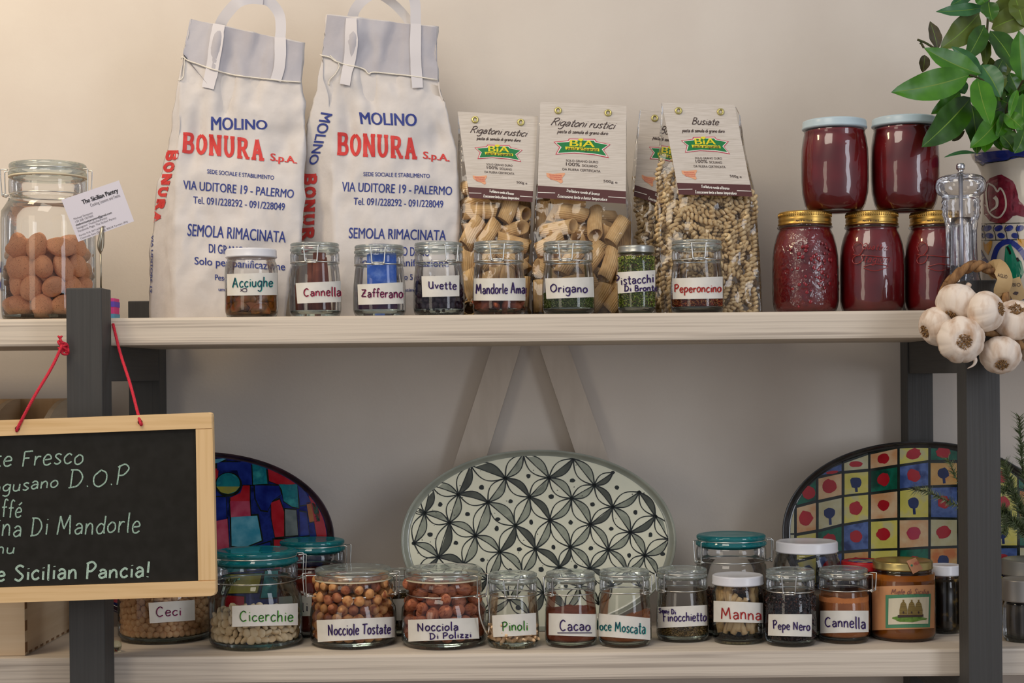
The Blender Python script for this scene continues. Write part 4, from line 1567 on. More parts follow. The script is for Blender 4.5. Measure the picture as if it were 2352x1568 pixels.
low = []
for i, (x0, x1, lab, em) in enumerate(((1774, 1925, 'gold-lidded tomato sauce jar with raised fruit relief, beside bare wall', 'fruit'),
                                       (1929, 2077, 'gold-lidded tomato sauce jar, middle of the bottom three', 'script'),
                                       (2077, 2225, 'gold-lidded tomato sauce jar partly behind the clear pepper mill', 'script'))):
    Yc = 2.245
    R = (x1 - x0) / 2 * Yc / F
    p = P((x0 + x1) / 2, 600, Yc)
    Ht = P((x0 + x1) / 2, 482, Yc - .03).z - ZU
    c = Vector((p.x, Yc, ZU))
    t = sauce_jar(lab, c, R, Ht, 'low', em)
    low.append((c, R, Ht))
    if em == 'script':
        # raised flourishes and script moulded in the glass
        s = on_cyl(c, R, .0002)
        dx = (x0 + x1) / 2 - 2003

        def tub(pts, r=.0007):
            V = [s(x + dx, y, 1) for x, y in smooth_path(pts, 5)]
            return tube_geo(V, r, 6)
        mb = MB()
        for pts in ([(1962, 578), (1958, 566), (1966, 556), (1978, 558), (1982, 572), (1972, 586), (1958, 584)],
                    [(1984, 584), (1978, 600), (1966, 606), (1958, 600), (1962, 590), (1980, 586), (2044, 592)],
                    [(1984, 612), (2010, 606), (2040, 612), (2010, 622), (1984, 616)]):
            mb.add(*tub(pts))
        V, Fc = [], []
        m2 = MB()
        pen('Quattro', [(1980, 557), (2040, 560), (2040, 574), (1978, 571)], s, m2, 1.6, 0, 3, 0, .3)
        pen('Stagioni', [(1972, 584), (2046, 587), (2045, 603), (1970, 601)], s, m2, 1.6, 0, 3, 0, .3)
        mb.add(m2.V, m2.F, 0)
        mb.build('moulded_lettering', mat('raised_glass', '#8c2420', .08, spec=.9), t)
    else:
        mb = MB()
        rn = random.Random(4)
        s = on_cyl(c, R, 0)
        for k in range(60):
            a = rn.uniform(-.6, PI * .9)
            x, y = 1868 + rn.gauss(8, 22), 612 + rn.gauss(0, 32)
            q = s(x, y, 1)
            r0 = rn.uniform(.0016, .0032)
            V, Fc = [], []
            bmm = bmesh.new()
            bmesh.ops.create_icosphere(bmm, subdivisions=2, radius=r0)
            bmm.verts.index_update()
            n0 = Vector((q.x - c.x, q.y - c.y, 0)).normalized()
            mb.add([q + v.co - n0 * v.co.dot(n0) * .7 - n0 * r0 * .12 for v in bmm.verts], [[v.index for v in f.verts] for f in bmm.faces])
            bmm.free()
        mb.build('fruit_relief', mat('raised_relief_glass', '#7e141c', .10, spec=.8), t)['kind'] = 'stuff'
zt = ZU + max(h for _, _, h in low)
for x0, x1, yt, lab in ((1843, 1996, 268, 'pale blue lidded tomato sauce jar stacked on top, clear of the leaves'),
                        (2003, 2158, 262, 'pale blue lidded tomato sauce jar stacked on top, touched by bay leaves')):
    Yc = 2.245
    R = (x1 - x0) / 2 * Yc / F
    p = P((x0 + x1) / 2, 600, Yc)
    sauce_jar(lab, (p.x, Yc, zt), R, P((x0 + x1) / 2, yt + 2, Yc - .03).z - zt, 'high')

# ---------------------------------------------------------------- big almond jar
Yc = 2.262
R = (218 - 8) / 2 * Yc / F
c = Vector((P(112, 600, Yc).x, Yc, ZU))
Ht = P(112, 368, Yc - .03).z - ZU
t, c, R, B = fido('clip_top_jar', 'big square-shouldered clip-top jar half full of almonds in their shells', c, R, Ht, .047, 88, None, True, 0, -88, gap=.009, out=1.06, nf=.875, sh=.80)
M_shell = mat('almond_shell', '#d79c74', 0.8, color2='#8a5638', scale=750, fac=(.58, .74), detail=2, bump=.7, bscale=260)
M_pits = mat('almond_pit', '#5d3423', 0.9)


def shell_mesh(seed, l=.0225, wd=.0165, th=.013):
    r = random.Random(seed)
    bm = bmesh.new()
    bmesh.ops.create_icosphere(bm, subdivisions=4, radius=1)
    for v in bm.verts:
        p = v.co.copy()
        k = 1 - .30 * max(0, p.z) ** 1.5 - .04 * max(0, -p.z)
        n = .02 * mn.noise(p * 3 + Vector((seed, 0, 0))) - .018 * max(0, .35 - abs(mn.noise(p * 9 + Vector((seed, 4, 0)))))
        q = Vector((p.x * wd * k, p.y * th * k, p.z * l)) * (1 + n)
        if abs(p.y) < .10:
            q *= 1 + .03 * (1 - abs(p.y) / .10)
        v.co = q
    bm.verts.index_update()
    V = [v.co.copy() for v in bm.verts]
    Fc = [[v.index for v in f.verts] for f in bm.faces]
    bm.free()
    return proto('almond_in_shell', V, Fc, M_shell)


SH = [shell_mesh(s) for s in (1, 2, 3)]
rnd = random.Random(12)
pts = [p for p in pack(c, R * .875, .006, .088, .0155, 46, 9, PI, 0, 120)]
copies(SH, [(p, rrot(rnd), rnd.uniform(.9, 1.08)) for p in pts], 'almond_in_shell', 'unshelled almond in the big clip-top jar', 'almond', 'unshelled almonds in the big jar')

# ================================================================ lower row of jars
def lowfido(label, xl, xr, yt, yb, Kpx, phi, lid=None, seal=False, lever=0, hinge=None, k=.72, gap=.0088, out=1.10, nf=1.0, sh=0.0):
    c, R, Ht = place_lower(xl, xr, yt, yb, k)
    return fido('clip_top_jar', label, c, R, Ht, Kpx * c.y / F, phi, lid, seal, lever, hinge, gap=gap, out=out, nf=nf, sh=sh)


def pea_fn(v, s):
    k = 1 + .10 * mn.noise(v * 1.6 + Vector((s, 0, 0)))
    if v.z > .8:
        k += (v.z - .8) * 1.2
    return v * k * .0054


M_pea = mat('chickpea_skin', '#e8c292', 0.75, color2='#d2a273', scale=70, bump=.5, bscale=380)
PEA = [nutmesh('chickpea', M_pea, 2, pea_fn, s) for s in (1., 4., 9.)]
t, c, R, B = lowfido('clip-top jar full of chickpeas hanging back behind the chalkboard, label Ceci', 273, 485, 1244, 1480, 70, -40, None, True, 0, 150, nf=.95, sh=.7)
rnd = random.Random(2)
MB().lathe([(0, .010), (.78 * R, .010), (.80 * R, .014), (.80 * R, .092), (0, .094)], c, 32).build('chickpea_heap', M_pea, t)['kind'] = 'stuff'
copies(PEA, [(p, rrot(rnd), rnd.uniform(.92, 1.1)) for p in pack(c, R * .955, .0085, .080, .0053, 295, 5, 1.5, R * .80)], 'chickpea', 'dry chickpea in the jar labelled Ceci', 'chickpea', 'chickpeas in the clip-top jar')
paper_label(t, c, R, [(341, 1384), (447, 1377), (448, 1424), (344, 1431)], [('Ceci', [(357, 1394), (417, 1391), (417, 1412), (358, 1416)], 'maroon', 2.2)])

M_lath = mat('grass_pea_skin', '#ecdab8', 0.75, color2='#dcc298', scale=60, bump=.3, bscale=250)
LAT = [nutmesh('grass_pea', M_lath, 2, lambda v, s: Vector((v.x * .0066 * (1 + .12 * mn.noise(v + Vector((s, 0, 0)))), v.y * .0066, v.z * .0034)), s) for s in (1., 3.)]
t, c, R, B = lowfido('teal-lidded clip-top jar of flat pale peas, label Cicerchie', 481, 694, 1252, 1495, 72, -50, M_lidt, False, 0, 110, nf=.96, sh=.62)
copies(LAT, [(p, rrot(rnd), rnd.uniform(.95, 1.15)) for p in pack(c, R * .95, .009, .046, .0056, 290, 15, 1.75, R * .45)], 'grass_pea', 'flat pale grass pea in the jar labelled Cicerchie', 'grass pea', 'grass peas in the clip-top jar')
paper_label(t, c, R, [(533, 1391), (684, 1385), (684, 1435), (533, 1439)], [('Cicerchie', [(549, 1402), (675, 1401), (674, 1426), (550, 1426)], 'green', 2.4)])

M_haz = mat('roasted_hazelnut', '#c9935c', 0.6, color2='#8e4a28', scale=95, fac=(.42, .66), c3='#bd8450')
M_haz2 = mat('hazelnut_skin', '#7c3c26', 0.65, color2='#a86a45', scale=120, bump=.4)


def haz_fn(v, s):
    k = 1 + .06 * mn.noise(v * 1.7 + Vector((s, 0, 0)))
    return Vector((v.x, v.y, v.z * 1.08 + .12 * max(0, v.z) ** 3)) * k * .0076


HZ = [nutmesh('toasted_hazelnut', M_haz, 3, haz_fn, 1.), nutmesh('toasted_hazelnut', M_haz2, 3, haz_fn, 5.), nutmesh('toasted_hazelnut', M_haz, 3, haz_fn, 8.)]
t, c, R, B = lowfido('wide clip-top jar of toasted hazelnuts, label Nocciole Tostate', 713, 910, 1292, 1492, 62, -72, None, True, 0, 85, nf=.95, sh=.60, out=1.2, gap=.011)
copies(HZ, [(p, rrot(rnd), rnd.uniform(.9, 1.1)) for p in pack(c, R * .95, .0085, .090, .0078, 215, 25, 1.9, R * .25)], 'toasted_hazelnut', ('blond toasted hazelnut in the jar labelled Nocciole Tostate', 'dark-skinned toasted hazelnut in the jar labelled Nocciole Tostate', 'blond toasted hazelnut in the jar labelled Nocciole Tostate'), 'hazelnut', 'toasted hazelnuts in the clip-top jar')
paper_label(t, c, R, [(727, 1424), (906, 1416), (907, 1463), (730, 1474)], [('Nocciole Tostate', [(752, 1434), (899, 1430), (897, 1454), (753, 1458)], 'violet', 2.6)])

M_haz3 = mat('raw_hazelnut', '#b5694a', 0.7, color2='#8e4830', scale=1, stretch=(300, 300, 50), c3='#bb7552')
HZ2 = [nutmesh('raw_hazelnut', M_haz3, 3, lambda v, s: haz_fn(v, s) * 1.22, s) for s in (2., 7.)]
t, c, R, B = lowfido('wide clip-top jar of raw hazelnuts with its wire lever hanging, label Nocciola Di Polizzi', 922, 1117, 1292, 1493, 62, 58, None, True, .052, -130, gap=.012, out=1.16, nf=.95, sh=.60)
copies(HZ2, [(p, rrot(rnd), rnd.uniform(.9, 1.1)) for p in pack(c, R * .95, .0085, .086, .0098, 120, 35, PI, 0)], 'raw_hazelnut', 'brown raw hazelnut in the jar labelled Nocciola Di Polizzi', 'hazelnut', 'raw hazelnuts in the clip-top jar')
paper_label(t, c, R, [(937, 1423), (1098, 1418), (1101, 1466), (938, 1473)],
            [('Nocciola', [(957, 1430), (1053, 1426), (1053, 1446), (958, 1449)], 'violet', 2.6), ('Di Polizzi', [(985, 1453), (1083, 1449), (1083, 1463), (986, 1467)], 'violet', 2.4)])

M_pin = mat('pine_nut_kernel', '#f0cfa6', 0.6, color2='#dfb584', scale=60)
PIN = [nutmesh('pine_nut', M_pin, 2, lambda v, s: Vector((v.x * .0031, v.y * .0029, v.z * .0085)), 0)]
t, c, R, B = lowfido('clip-top jar nearly empty of pine nuts, green lettered label Pinoli', 1119, 1238, 1308, 1491, 50, -3)
copies(PIN, [(p, rrot(rnd), rnd.uniform(.9, 1.15)) for p in pack(c, R * .95, .0085, .022, .0040, 150, 45, 1.9, R * .3)], 'pine_nut', 'pale pine nut in the jar labelled Pinoli', 'pine nut', 'pine nuts in the clip-top jar')
paper_label(t, c, R, [(1130, 1413), (1231, 1407), (1232, 1457), (1133, 1463)], [('Pinoli', [(1152, 1428), (1213, 1425), (1213, 1446), (1153, 1448)], 'green', 2.4)])

M_cocoa = mat('cocoa_powder', '#94533c', 0.95, color2='#84452f', scale=50, bump=.3, bscale=500, spec=.1)
t, c, R, B = lowfido('clip-top jar of cocoa powder, underlined label Cacao', 1251, 1371, 1305, 1488, 50, -52)
fill(t, 'cocoa_powder', c, R, .0085, P(1310, 1398, c.y).z - ZL, M_cocoa, .002)
paper_label(t, c, R, [(1260, 1408), (1371, 1410), (1371, 1462), (1260, 1458)], [('Cacao', [(1284, 1423), (1357, 1424), (1357, 1447), (1285, 1447)], 'violet', 2.5), ('_', q4(1280, 1450, 1360, 1453), 'violet', 2.2)])

M_nut = mat('nutmeg_powder', '#a5663f', 0.95, color2='#945a37', scale=60, bump=.3, bscale=500, spec=.1)
t, c, R, B = lowfido('clip-top jar of sloping nutmeg powder, teal label Noce Moscata', 1374, 1496, 1301, 1488, 50, 48)
fill(t, 'nutmeg_powder', c, R, .0085, P(1435, 1425, c.y).z - ZL, M_nut, .002, .45)
paper_label(t, c, R, [(1373, 1408), (1493, 1419), (1494, 1469), (1375, 1461)], [('Noce Moscata', [(1362, 1424), (1484, 1430), (1483, 1456), (1363, 1444)], 'teal', 2.4)])

M_fe = [mat('fennel_core', '#5b4a2c', .9)] + [mat('fennel_%s' % n, c_, .8) for n, c_ in (('tan', '#9a7d4c'), ('green', '#7a6a38'), ('dark', '#4e3c22'), ('pale', '#b99a66'))]
t, c, R, B = lowfido('clip-top jar of fennel seed, label Semi Di Finocchietto', 1507, 1628, 1297, 1476, 50, -55)
flakes(t, 'fennel_seed', c, R, .0085, .026, .0013, M_fe, 2800, 0, .25)
paper_label(t, c, R, [(1511, 1394), (1624, 1389), (1625, 1436), (1511, 1442)],
            [('Semi Di', [(1512, 1396), (1552, 1399), (1552, 1410), (1512, 1406)], 'violet', 1.8), ('Finocchietto', [(1521, 1407), (1624, 1404), (1623, 1425), (1522, 1426)], 'violet', 2.1)])

c, R, Ht = place_lower(1636, 1754, 1312, 1481, .9)
t, c, R, B = screwjar('glass_jar', 'white-lidded jar of pale chunks, red label Manna', c, R, Ht, .0125, M_wlid, lidr=1.0)
M_manna = mat('manna_chunk', '#cfb487', 0.8, color2='#b5925f', scale=60, bump=.5, bscale=200)
rn = random.Random(6)
for i in range(14):
    a = -1.7 + .27 * i
    rr = R * rn.uniform(.62, .72)
    hh = rn.uniform(.045, .07)
    x, y = c.x + rr * math.sin(a), c.y - rr * math.cos(a)
    pts = [(x + rn.uniform(-.003, .003), y + rn.uniform(-.002, .002), c.z + .0135 + hh * j / 5 + (.0 if i % 2 else .004)) for j in range(6)]
    o = mk('manna_stick', *tube_geo(smooth_path(pts, 2), [.0038 + rn.uniform(-.0008, .0016) for _ in range(11)], 6), M_manna)
    tag(o, 'pale chalky stick in the jar labelled Manna', 'manna', 'manna sticks in the jar')
paper_label(t, c, R, [(1639, 1379), (1752, 1384), (1753, 1430), (1639, 1428)], [('Manna', [(1654, 1395), (1750, 1396), (1750, 1423), (1655, 1420)], 'orange', 2.6)])

M_pp = [mat('pepper_core', '#1e1a1c', .9)] + [mat('pepper_%s' % n, c_, .6) for n, c_ in (('black', '#2a2426'), ('grey', '#4b4342'), ('brown', '#4f3530'), ('deep', '#171416'))]
t, c, R, B = lowfido('clip-top jar of black peppercorns, label Pepe Nero', 1757, 1875, 1300, 1486, 50, -12)
flakes(t, 'peppercorns', c, R, .0085, P(1815, 1368, c.y).z - ZL, .0020, M_pp, 2600, 0, .8)
paper_label(t, c, R, [(1765, 1410), (1865, 1410), (1864, 1462), (1764, 1459)], [('Pepe Nero', [(1774, 1425), (1861, 1428), (1861, 1448), (1775, 1443)], 'violet', 2.2)])

M_cinp = mat('cinnamon_powder', '#b27145', 0.95, color2='#a0633b', scale=50, bump=.3, bscale=500, spec=.1)
t, c, R, B = lowfido('clip-top jar of ground cinnamon beside the honey, label Cannella', 1879, 1997, 1297, 1479, 50, 62, out=1.22)
fill(t, 'cinnamon_powder', c, R, .0085, P(1938, 1366, c.y).z - ZL, M_cinp, .001)
paper_label(t, c, R, [(1884, 1402), (1995, 1402), (1995, 1451), (1884, 1454)], [('Cannella', [(1893, 1415), (1989, 1414), (1989, 1443), (1894, 1437)], 'violet', 2.5)])

# ---------------------------------------------------------------- second row
t, c, R, B = lowfido('teal-lidded clip-top jar of red powder behind the toasted hazelnuts', 636, 800, 1231, 1464, 62, -150, M_lidt, False, 0, 78, nf=.96, sh=.62)
M_red2 = mat('paprika_powder', '#8b3a2a', 0.9, color2='#7a2f22', scale=40, spec=.1)
fill(t, 'paprika_powder', c, R, .0085, B * .93, M_red2, .001)
paper_label(t, c, R, [(640, 1370), (716, 1366), (716, 1414), (640, 1416)], [('li', [(692, 1384), (708, 1382), (708, 1402), (692, 1404)], 'black', 2.2)])

t, c, R, B = lowfido('teal-lidded clip-top jar behind the fennel and manna jars', 1592, 1768, 1218, 1463, 62, -62, M_lidt, False, 0, 88, nf=.96, sh=.62)
M_dk = [mat('tea_core', '#3a241a', .9)] + [mat('tea_%s' % n, c_, .8) for n, c_ in (('brown', '#6e4430'), ('dark', '#2c1c14'), ('tan', '#8a6446'))]
flakes(t, 'dried_herb', c, R, .0085, .060, .0022, M_dk, 2200, 0, .3)
s_ = on_cyl(c, R, .0007)

c, R, Ht = place_lower(1776, 1932, 1234, 1464, .9)
t, c, R, B = screwjar('glass_jar', 'large empty-necked jar with broad white lid behind the peppercorns', c, R, Ht, .015, M_wlid, lidr=.91)
fill(t, 'coarse_salt', c, R, .0085, .055, mat('coarse_salt', '#a89c8c', .8, color2='#8f8374', scale=160, bump=.6, bscale=400), .002)

M_rlid = mat('red_lid', '#b3141f', 0.35, spec=.5)
c, R, Ht = place_lower(1934, 2038, 1281, 1461, .9)
t, c, R, B = screwjar('glass_jar', 'red-lidded jar peeping out behind the honey', c, R, Ht, .012, M_rlid, lidr=1.02)
fill(t, 'dark_preserve', c, R, .004, B * .93, mat('dark_preserve', '#3a1a12', .4, color2='#552417', scale=50), .0002)
MB().lathe([(0, Ht - .0007), (.7 * R, Ht - .0007), (.7 * R, Ht - .0002), (0, Ht - .0002)], c, 30).build('lid_picture', mat('lid_picture', '#a99a72', .5, color2='#3d3f7a', scale=90, fac=(.45, .6)), t)

c, R, Ht = place_lower(2136, 2205, 1292, 1456, .9)
R *= 1.0
t, c, R, B = screwjar('glass_jar', 'white-lidded jar of dark pickles between the honey and the post', c, R, Ht, .014, M_wlid, lidr=1.0)
fill(t, 'dark_pickles', c, R, .004, B * .93, mat('dark_pickles', '#1c160e', .3, color2='#7d6230', scale=70, fac=(.46, .70), c3='#2b2113'), .0005)

t, c, R, B = lowfido('small clip-top jar hidden between the two hazelnut jars', 874, 960, 1303, 1461, 46, 10)
flakes(t, 'dried_herb', c, R, .0085, .060, .0016, M_fe, 1500, 0, .3)
paper_label(t, c, R, [(868, 1378), (928, 1374), (928, 1424), (868, 1426)], [])

# ---------------------------------------------------------------- honey
c, R, Ht = place_lower(2000, 2148, 1277, 1475, .9)
t, c, R, B = screwjar('honey_jar', 'gold-lidded honey jar with a peach label showing three straw hives', c, R, Ht, .0115, mat('honey_gold_lid', '#b8a468', .3, .9), 'screw lid jars', lidr=.92)
fill(t, 'honey', c, R * 1.02, .004, B * .93, mat('honey', '#8a4a0c', .3, color2='#a8651a', scale=14, spec=.5, c3='#9a560f'), .0002, kind=None)
s = on_cyl(c, R, .0007)
mb = MB()
M_peach = mat('peach_paper', '#d59b6c', .75, color2='#cf9364', scale=40)
quadpatch([(2003, 1347), (2147, 1342), (2146, 1442), (2003, 1447)], s, mb, 0, 1, 20, 6)
lab = mb.build('peach_label', M_peach, t)
mats = [mat('frame_green', '#4f8a66', .7), mat('picture_paper', '#d9cfb4', .75), mat('hive_straw', '#8e7a45', .8, color2='#6d5b30', scale=1, stretch=(20, 20, 700)), mat('hive_grass', '#6f9440', .8, color2='#567a2e', scale=200), M_ink, mat('title_brown', '#8a5a50', .7)]
mb = MB()
quadpatch([(2034, 1366), (2138, 1363), (2136, 1440), (2034, 1442)], s, mb, 0, 1.6, 12, 4)
quadpatch([(2041, 1374), (2134, 1370), (2132, 1432), (2040, 1434)], s, mb, 1, 2.2, 12, 4)
pen('Miele di Sicilia', [(2046, 1352), (2134, 1352), (2133, 1364), (2046, 1364)], s, mb, 1.5, 5, 2, 0, .25)
blob((2088, 1420), 38, 8, s, mb, 3, 2.6, 18, .12)
for hx in (2075, 2094, 2110):
    patch([(hx - 9, 1412), (hx - 9, 1400), (hx - 6, 1386), (hx - 1, 1380), (hx - 2, 1377), (hx + 2, 1377), (hx + 1, 1380), (hx + 6, 1386), (hx + 9, 1400), (hx + 9, 1412)], s, mb, 2, 3.0)
    blob((hx, 1406), 2, 2.6, s, mb, 4, 3.6, 8)
patch([(2062, 1412), (2121, 1410), (2121, 1416), (2062, 1418)], s, mb, 4, 2.9)
mb.build('hive_picture', mats, lab, False)
mb = MB()
sl = on_cyl(c, R * .94, .001)
patch([(2082, 1288), (2103, 1280), (2120, 1306), (2097, 1318)], sl, mb, 0, 1)
tg = mb.build('paper_tag', mat('tag_paper', '#cf9470', .75), t, False)
mb = MB()
blob((2094, 1298), 2.5, 2.5, sl, mb, 0, 1.6)
printed('MIELE', [(2098, 1293), (2108, 1287), (2112, 1293), (2102, 1299)], sl, mb, 1, 0, 1.6)
mb.build('lettering', [mat('tag_green', '#2a8f72', .7), M_pink], tg, False)

# ================================================================ painted platters leaning on the back of the lower board
PB = P(1237, 1447, 2.332)
PN = Vector((0, -math.cos(math.radians(12)), math.sin(math.radians(12)))).normalized()
_po = Vector((0, 2.3385, ZL))


def platter(label, cx, cy, a, b, e, m_body, m_rim, by=2.3385, tilt=12):
    PN = Vector((0, -math.cos(math.radians(tilt)), math.sin(math.radians(tilt)))).normalized()
    _po = Vector((0, by, ZL))
    base = on_plane(_po, PN, 0)
    nt, prof = 96, [(0, 0), (.35, 0), (.7, 0), (.92, 0), (.945, .0005), (.96, .0015), (.98, .005), (1.0, .0105), (1.003, .0095), (.985, .005), (.95, -.001), (.88, -.005), (.5, -.005), (0, -.005)]
    V, Fc, mi = [], [], []
    for rho, h in prof:
        for k in range(nt):
            an = 2 * PI * k / nt
            ca, sa = math.cos(an), math.sin(an)
            q = (abs(ca) ** e + abs(sa) ** e) ** (-1 / e)
            p = base(cx + a * rho * q * ca, cy + b * rho * q * sa)
            # keep the outline the true size: pull the raised rim in along the line of sight is avoided, it is offset square to the dish
            V.append(p + PN * (h + .0005))
    for i in range(len(prof) - 1):
        for k in range(nt):
            k2 = (k + 1) % nt
            Fc.append((i * nt + k, i * nt + k2, (i + 1) * nt + k2, (i + 1) * nt + k))
            mi.append(1 if i in (4, 5, 6, 7, 8) else 0)
    V = np.array([tuple(v) for v in V])
    o = mk('platter', V, Fc, [m_body, m_rim], None, True, mi)
    dz = ZL - V[:, 2].min()
    o.location.z += dz
    tag(o, label, 'platter', 'painted oval platters')
    P0 = _po + Vector((0, 0, 0))
    return o, on_plane(_po + Vector((0, 0, dz)) + PN * .0005, PN, .0003)


def gl(name, a, b, scale=60, c3=None, fac=(.35, .65)):
    return mat(name, a, .12, color2=b, scale=scale, c3=c3, fac=fac, spec=.5, coat=.3)


M_cream = gl('cream_glaze', '#e4e2c8', '#d9d9c2', 12)
M_greyrim = gl('grey_rim_glaze', '#8b8f82', '#9a9d8e', 25)
M_line = gl('black_brush', '#141814', '#222a22', 60)
M_wash = gl('grey_wash', '#8b907f', '#74796a', 28, '#9da18e')
M_darkw = gl('dark_wash', '#565a4e', '#3f4138', 40)
plate, s = platter('cream oval platter painted with black and grey petals', 1237, 1240, 314, 207, 2.08, M_cream, M_greyrim)
CHA = [[(960, 1084), (989, 1113), (1053, 1135), (1121, 1153), (1184, 1207), (1230, 1260), (1285, 1302), (1330, 1345), (1375, 1385)],
       [(1081, 1068), (1161, 1098), (1216, 1141), (1263, 1194), (1310, 1256), (1355, 1305), (1405, 1345)],
       [(1202, 1042), (1261, 1097), (1313, 1144), (1356, 1204), (1397, 1262), (1440, 1310), (1470, 1345)],
       [(1317, 1053), (1365, 1114), (1407, 1164), (1448, 1222), (1481, 1275), (1510, 1320)],
       [(1468, 1130), (1505, 1185), (1536, 1238)],
       [(948, 1170), (975, 1178), (1032, 1200), (1092, 1230), (1148, 1267), (1200, 1315), (1248, 1360), (1300, 1400)],
       [(951, 1247), (1007, 1279), (1065, 1295), (1120, 1330), (1170, 1375), (1215, 1412)],
       [(960, 1310), (1010, 1340), (1060, 1370), (1110, 1405)]]
CHB = [[(1202, 1042), (1161, 1098), (1121, 1153), (1092, 1230), (1065, 1295), (1010, 1340)],
       [(1081, 1068), (1053, 1135), (1032, 1200), (1007, 1279), (960, 1310)],
       [(989, 1113), (975, 1178), (951, 1247)],
       [(1317, 1053), (1261, 1097), (1216, 1141), (1184, 1207), (1148, 1267), (1120, 1330), (1060, 1370)],
       [(1408, 1085), (1365, 1114), (1313, 1144), (1263, 1194), (1230, 1260), (1200, 1315), (1170, 1375), (1110, 1405)],
       [(1468, 1130), (1407, 1164), (1356, 1204), (1310, 1256), (1285, 1302), (1248, 1360), (1215, 1412)],
       [(1505, 1185), (1448, 1222), (1397, 1262), (1355, 1305), (1330, 1345), (1300, 1400)],
       [(1536, 1238), (1481, 1275), (1440, 1310), (1405, 1345), (1375, 1385)]]
mb = MB()
rn = random.Random(21)


def petal(p, q, wd, shade):
    p, q = np.array(p, float), np.array(q, float)
    L = np.hypot(*(q - p))
    t = (q - p) / L
    nn = np.array((-t[1], t[0]))
    if nn[0] < 0:
        nn = -nn
    arcs = []
    for sg in (-1, 1):
        arcs.append([p + t * L * k / 12 + nn * sg * wd * L * math.sin(PI * k / 12) for k in range(13)])
    for sg, a in zip((-1, 1), arcs):
        # tapered shade over one half of the petal
        if sg == shade:
            V = []
            for k in range(13):
                mid = p + t * L * k / 12
                V += [s(*(mid * .98 + a[k] * .02), 1), s(*a[k], 1)]
            mb.add(V, [(2 * k, 2 * k + 1, 2 * k + 3, 2 * k + 2) for k in range(12)], 2 if rn.random() < .3 else 1)
        ribbon(a, lambda u: 1.9 + 1.4 * abs(2 * u - 1), s, mb, 0, 2)
    ribbon([p, (p + q) / 2 + nn * rn.uniform(-2, 2), q], lambda u: 1.6 + 1.6 * abs(2 * u - 1), s, mb, 0, 2)
    for e in (p, q):
        if not inside(e):
            continue
        blob(e, 4.6, 4.2, s, mb, 0, 2.5, 8, .25)


def inside(p, cx=1237, cy=1240, a=303, b=199):
    return abs((p[0] - cx) / a) ** 2.08 + abs((p[1] - cy) / b) ** 2.08 < 1.0


for ch, sh in ((CHA, 1), (CHB, 1)):
    for line in ch:
        for p, q in zip(line[:-1], line[1:]):
            if inside(((p[0] + q[0]) / 2, (p[1] + q[1]) / 2), a=303, b=199):
                petal(p, q, rn.uniform(.21, .25), sh)
dots = [(1106, 1119), (1143, 1192), (1173, 1151), (1074, 1180), (1047, 1246), (1011, 1158), (1035, 1088), (961, 1148), (988, 1227), (1141, 1213), (1108, 1285), (1214, 1093), (1193, 1261),
        (1266, 1140), (1220, 1199), (1311, 1199), (1271, 1256), (1361, 1158), (1315, 1103), (1417, 1119), (1404, 1214), (1357, 1259), (1459, 1176), (1494, 1228), (1263, 1044), (1372, 1068), (1243, 1307),
        (1322, 1301), (1445, 1275), (1522, 1272), (1152, 1052), (937, 1208), (1172, 1310), (1300, 1345), (1365, 1340), (1130, 1360), (1190, 1395)]
for p in dots:
    if inside(p, a=290, b=190):
        blob(p, rn.uniform(4.5, 6.5), rn.uniform(4.5, 6), s, mb, 0, 2.2, 10, .15)
for k in range(70):
    p = (rn.uniform(950, 1520), rn.uniform(1060, 1420))
    if inside(p):
        blob(p, rn.uniform(.8, 1.8), rn.uniform(.8, 1.6), s, mb, 2, 1.4, 6, .3)
mb.build('painted_pattern', [M_line, M_wash, M_darkw], plate, False)

# ---- dotted chequer platter
M_dkr = gl('dark_rim_glaze', '#22201f', '#3a3836', 30)
plate, s = platter('dotted chequered oval platter partly behind the dark post', 2108, 1222, 313, 209, 2.1, gl('platter_black', '#161a18', '#20231f'), M_dkr, 2.368, 7.5)
PC = {'g': gl('glaze_green', '#0d4a35', '#0a3a2c', 40, '#12604a'), 'y': gl('glaze_yellow', '#b8b052', '#b3ae80', 45, '#c2b85a'), 'c': gl('glaze_cream', '#b5b497', '#aba37a', 45),
      'b': gl('glaze_blue', '#2f4372', '#1f2f60', 40, '#4f659a'), 'o': gl('glaze_orange', '#b98a4a', '#b5672f', 25, '#c09a5e'), 'p': gl('glaze_peach', '#c6ab86', '#bd8a5c', 45),
      'r': gl('glaze_red', '#96121c', '#a51d26', 30), 'n': gl('glaze_navy', '#14204a', '#1b2c5c', 40), 'm': gl('glaze_rose', '#9c2a44', '#a52a3c', 30), 'k': M_line}
keys = list(PC)
gx = [1780, 1826, 1876, 1935, 1996, 2063, 2134, 2200, 2268, 2338, 2405]
# row boundary heights at successive column lines
rows = [[1100, 1090, 1084, 1060, 1040, 1026, 1016, 1018, 1024, 1040, 1070],
        [1120, 1108, 1095, 1083, 1078, 1068, 1058, 1058, 1060, 1076, 1100],
        [1164, 1162, 1150, 1138, 1132, 1124, 1116, 1114, 1116, 1122, 1140],
        [1226, 1226, 1218, 1204, 1194, 1190, 1189, 1190, 1190, 1194, 1200],
        [1290, 1288, 1276, 1266, 1262, 1260, 1256, 1254, 1254, 1254, 1256],
        [1350, 1346, 1340, 1330, 1326, 1324, 1320, 1318, 1318, 1318, 1318],
        [1410, 1404, 1400, 1396, 1392, 1390, 1388, 1386, 1386, 1386, 1386],
        [1450, 1450, 1450, 1450, 1450, 1450, 1450, 1450, 1450, 1450, 1450]]
cells = ['gybcpygcyb', 'bgpygboyyg', 'cpcypybcyo', 'cygbypcgyg', 'gyboygogbc', 'yobygycoyb', 'gybcygyobg']
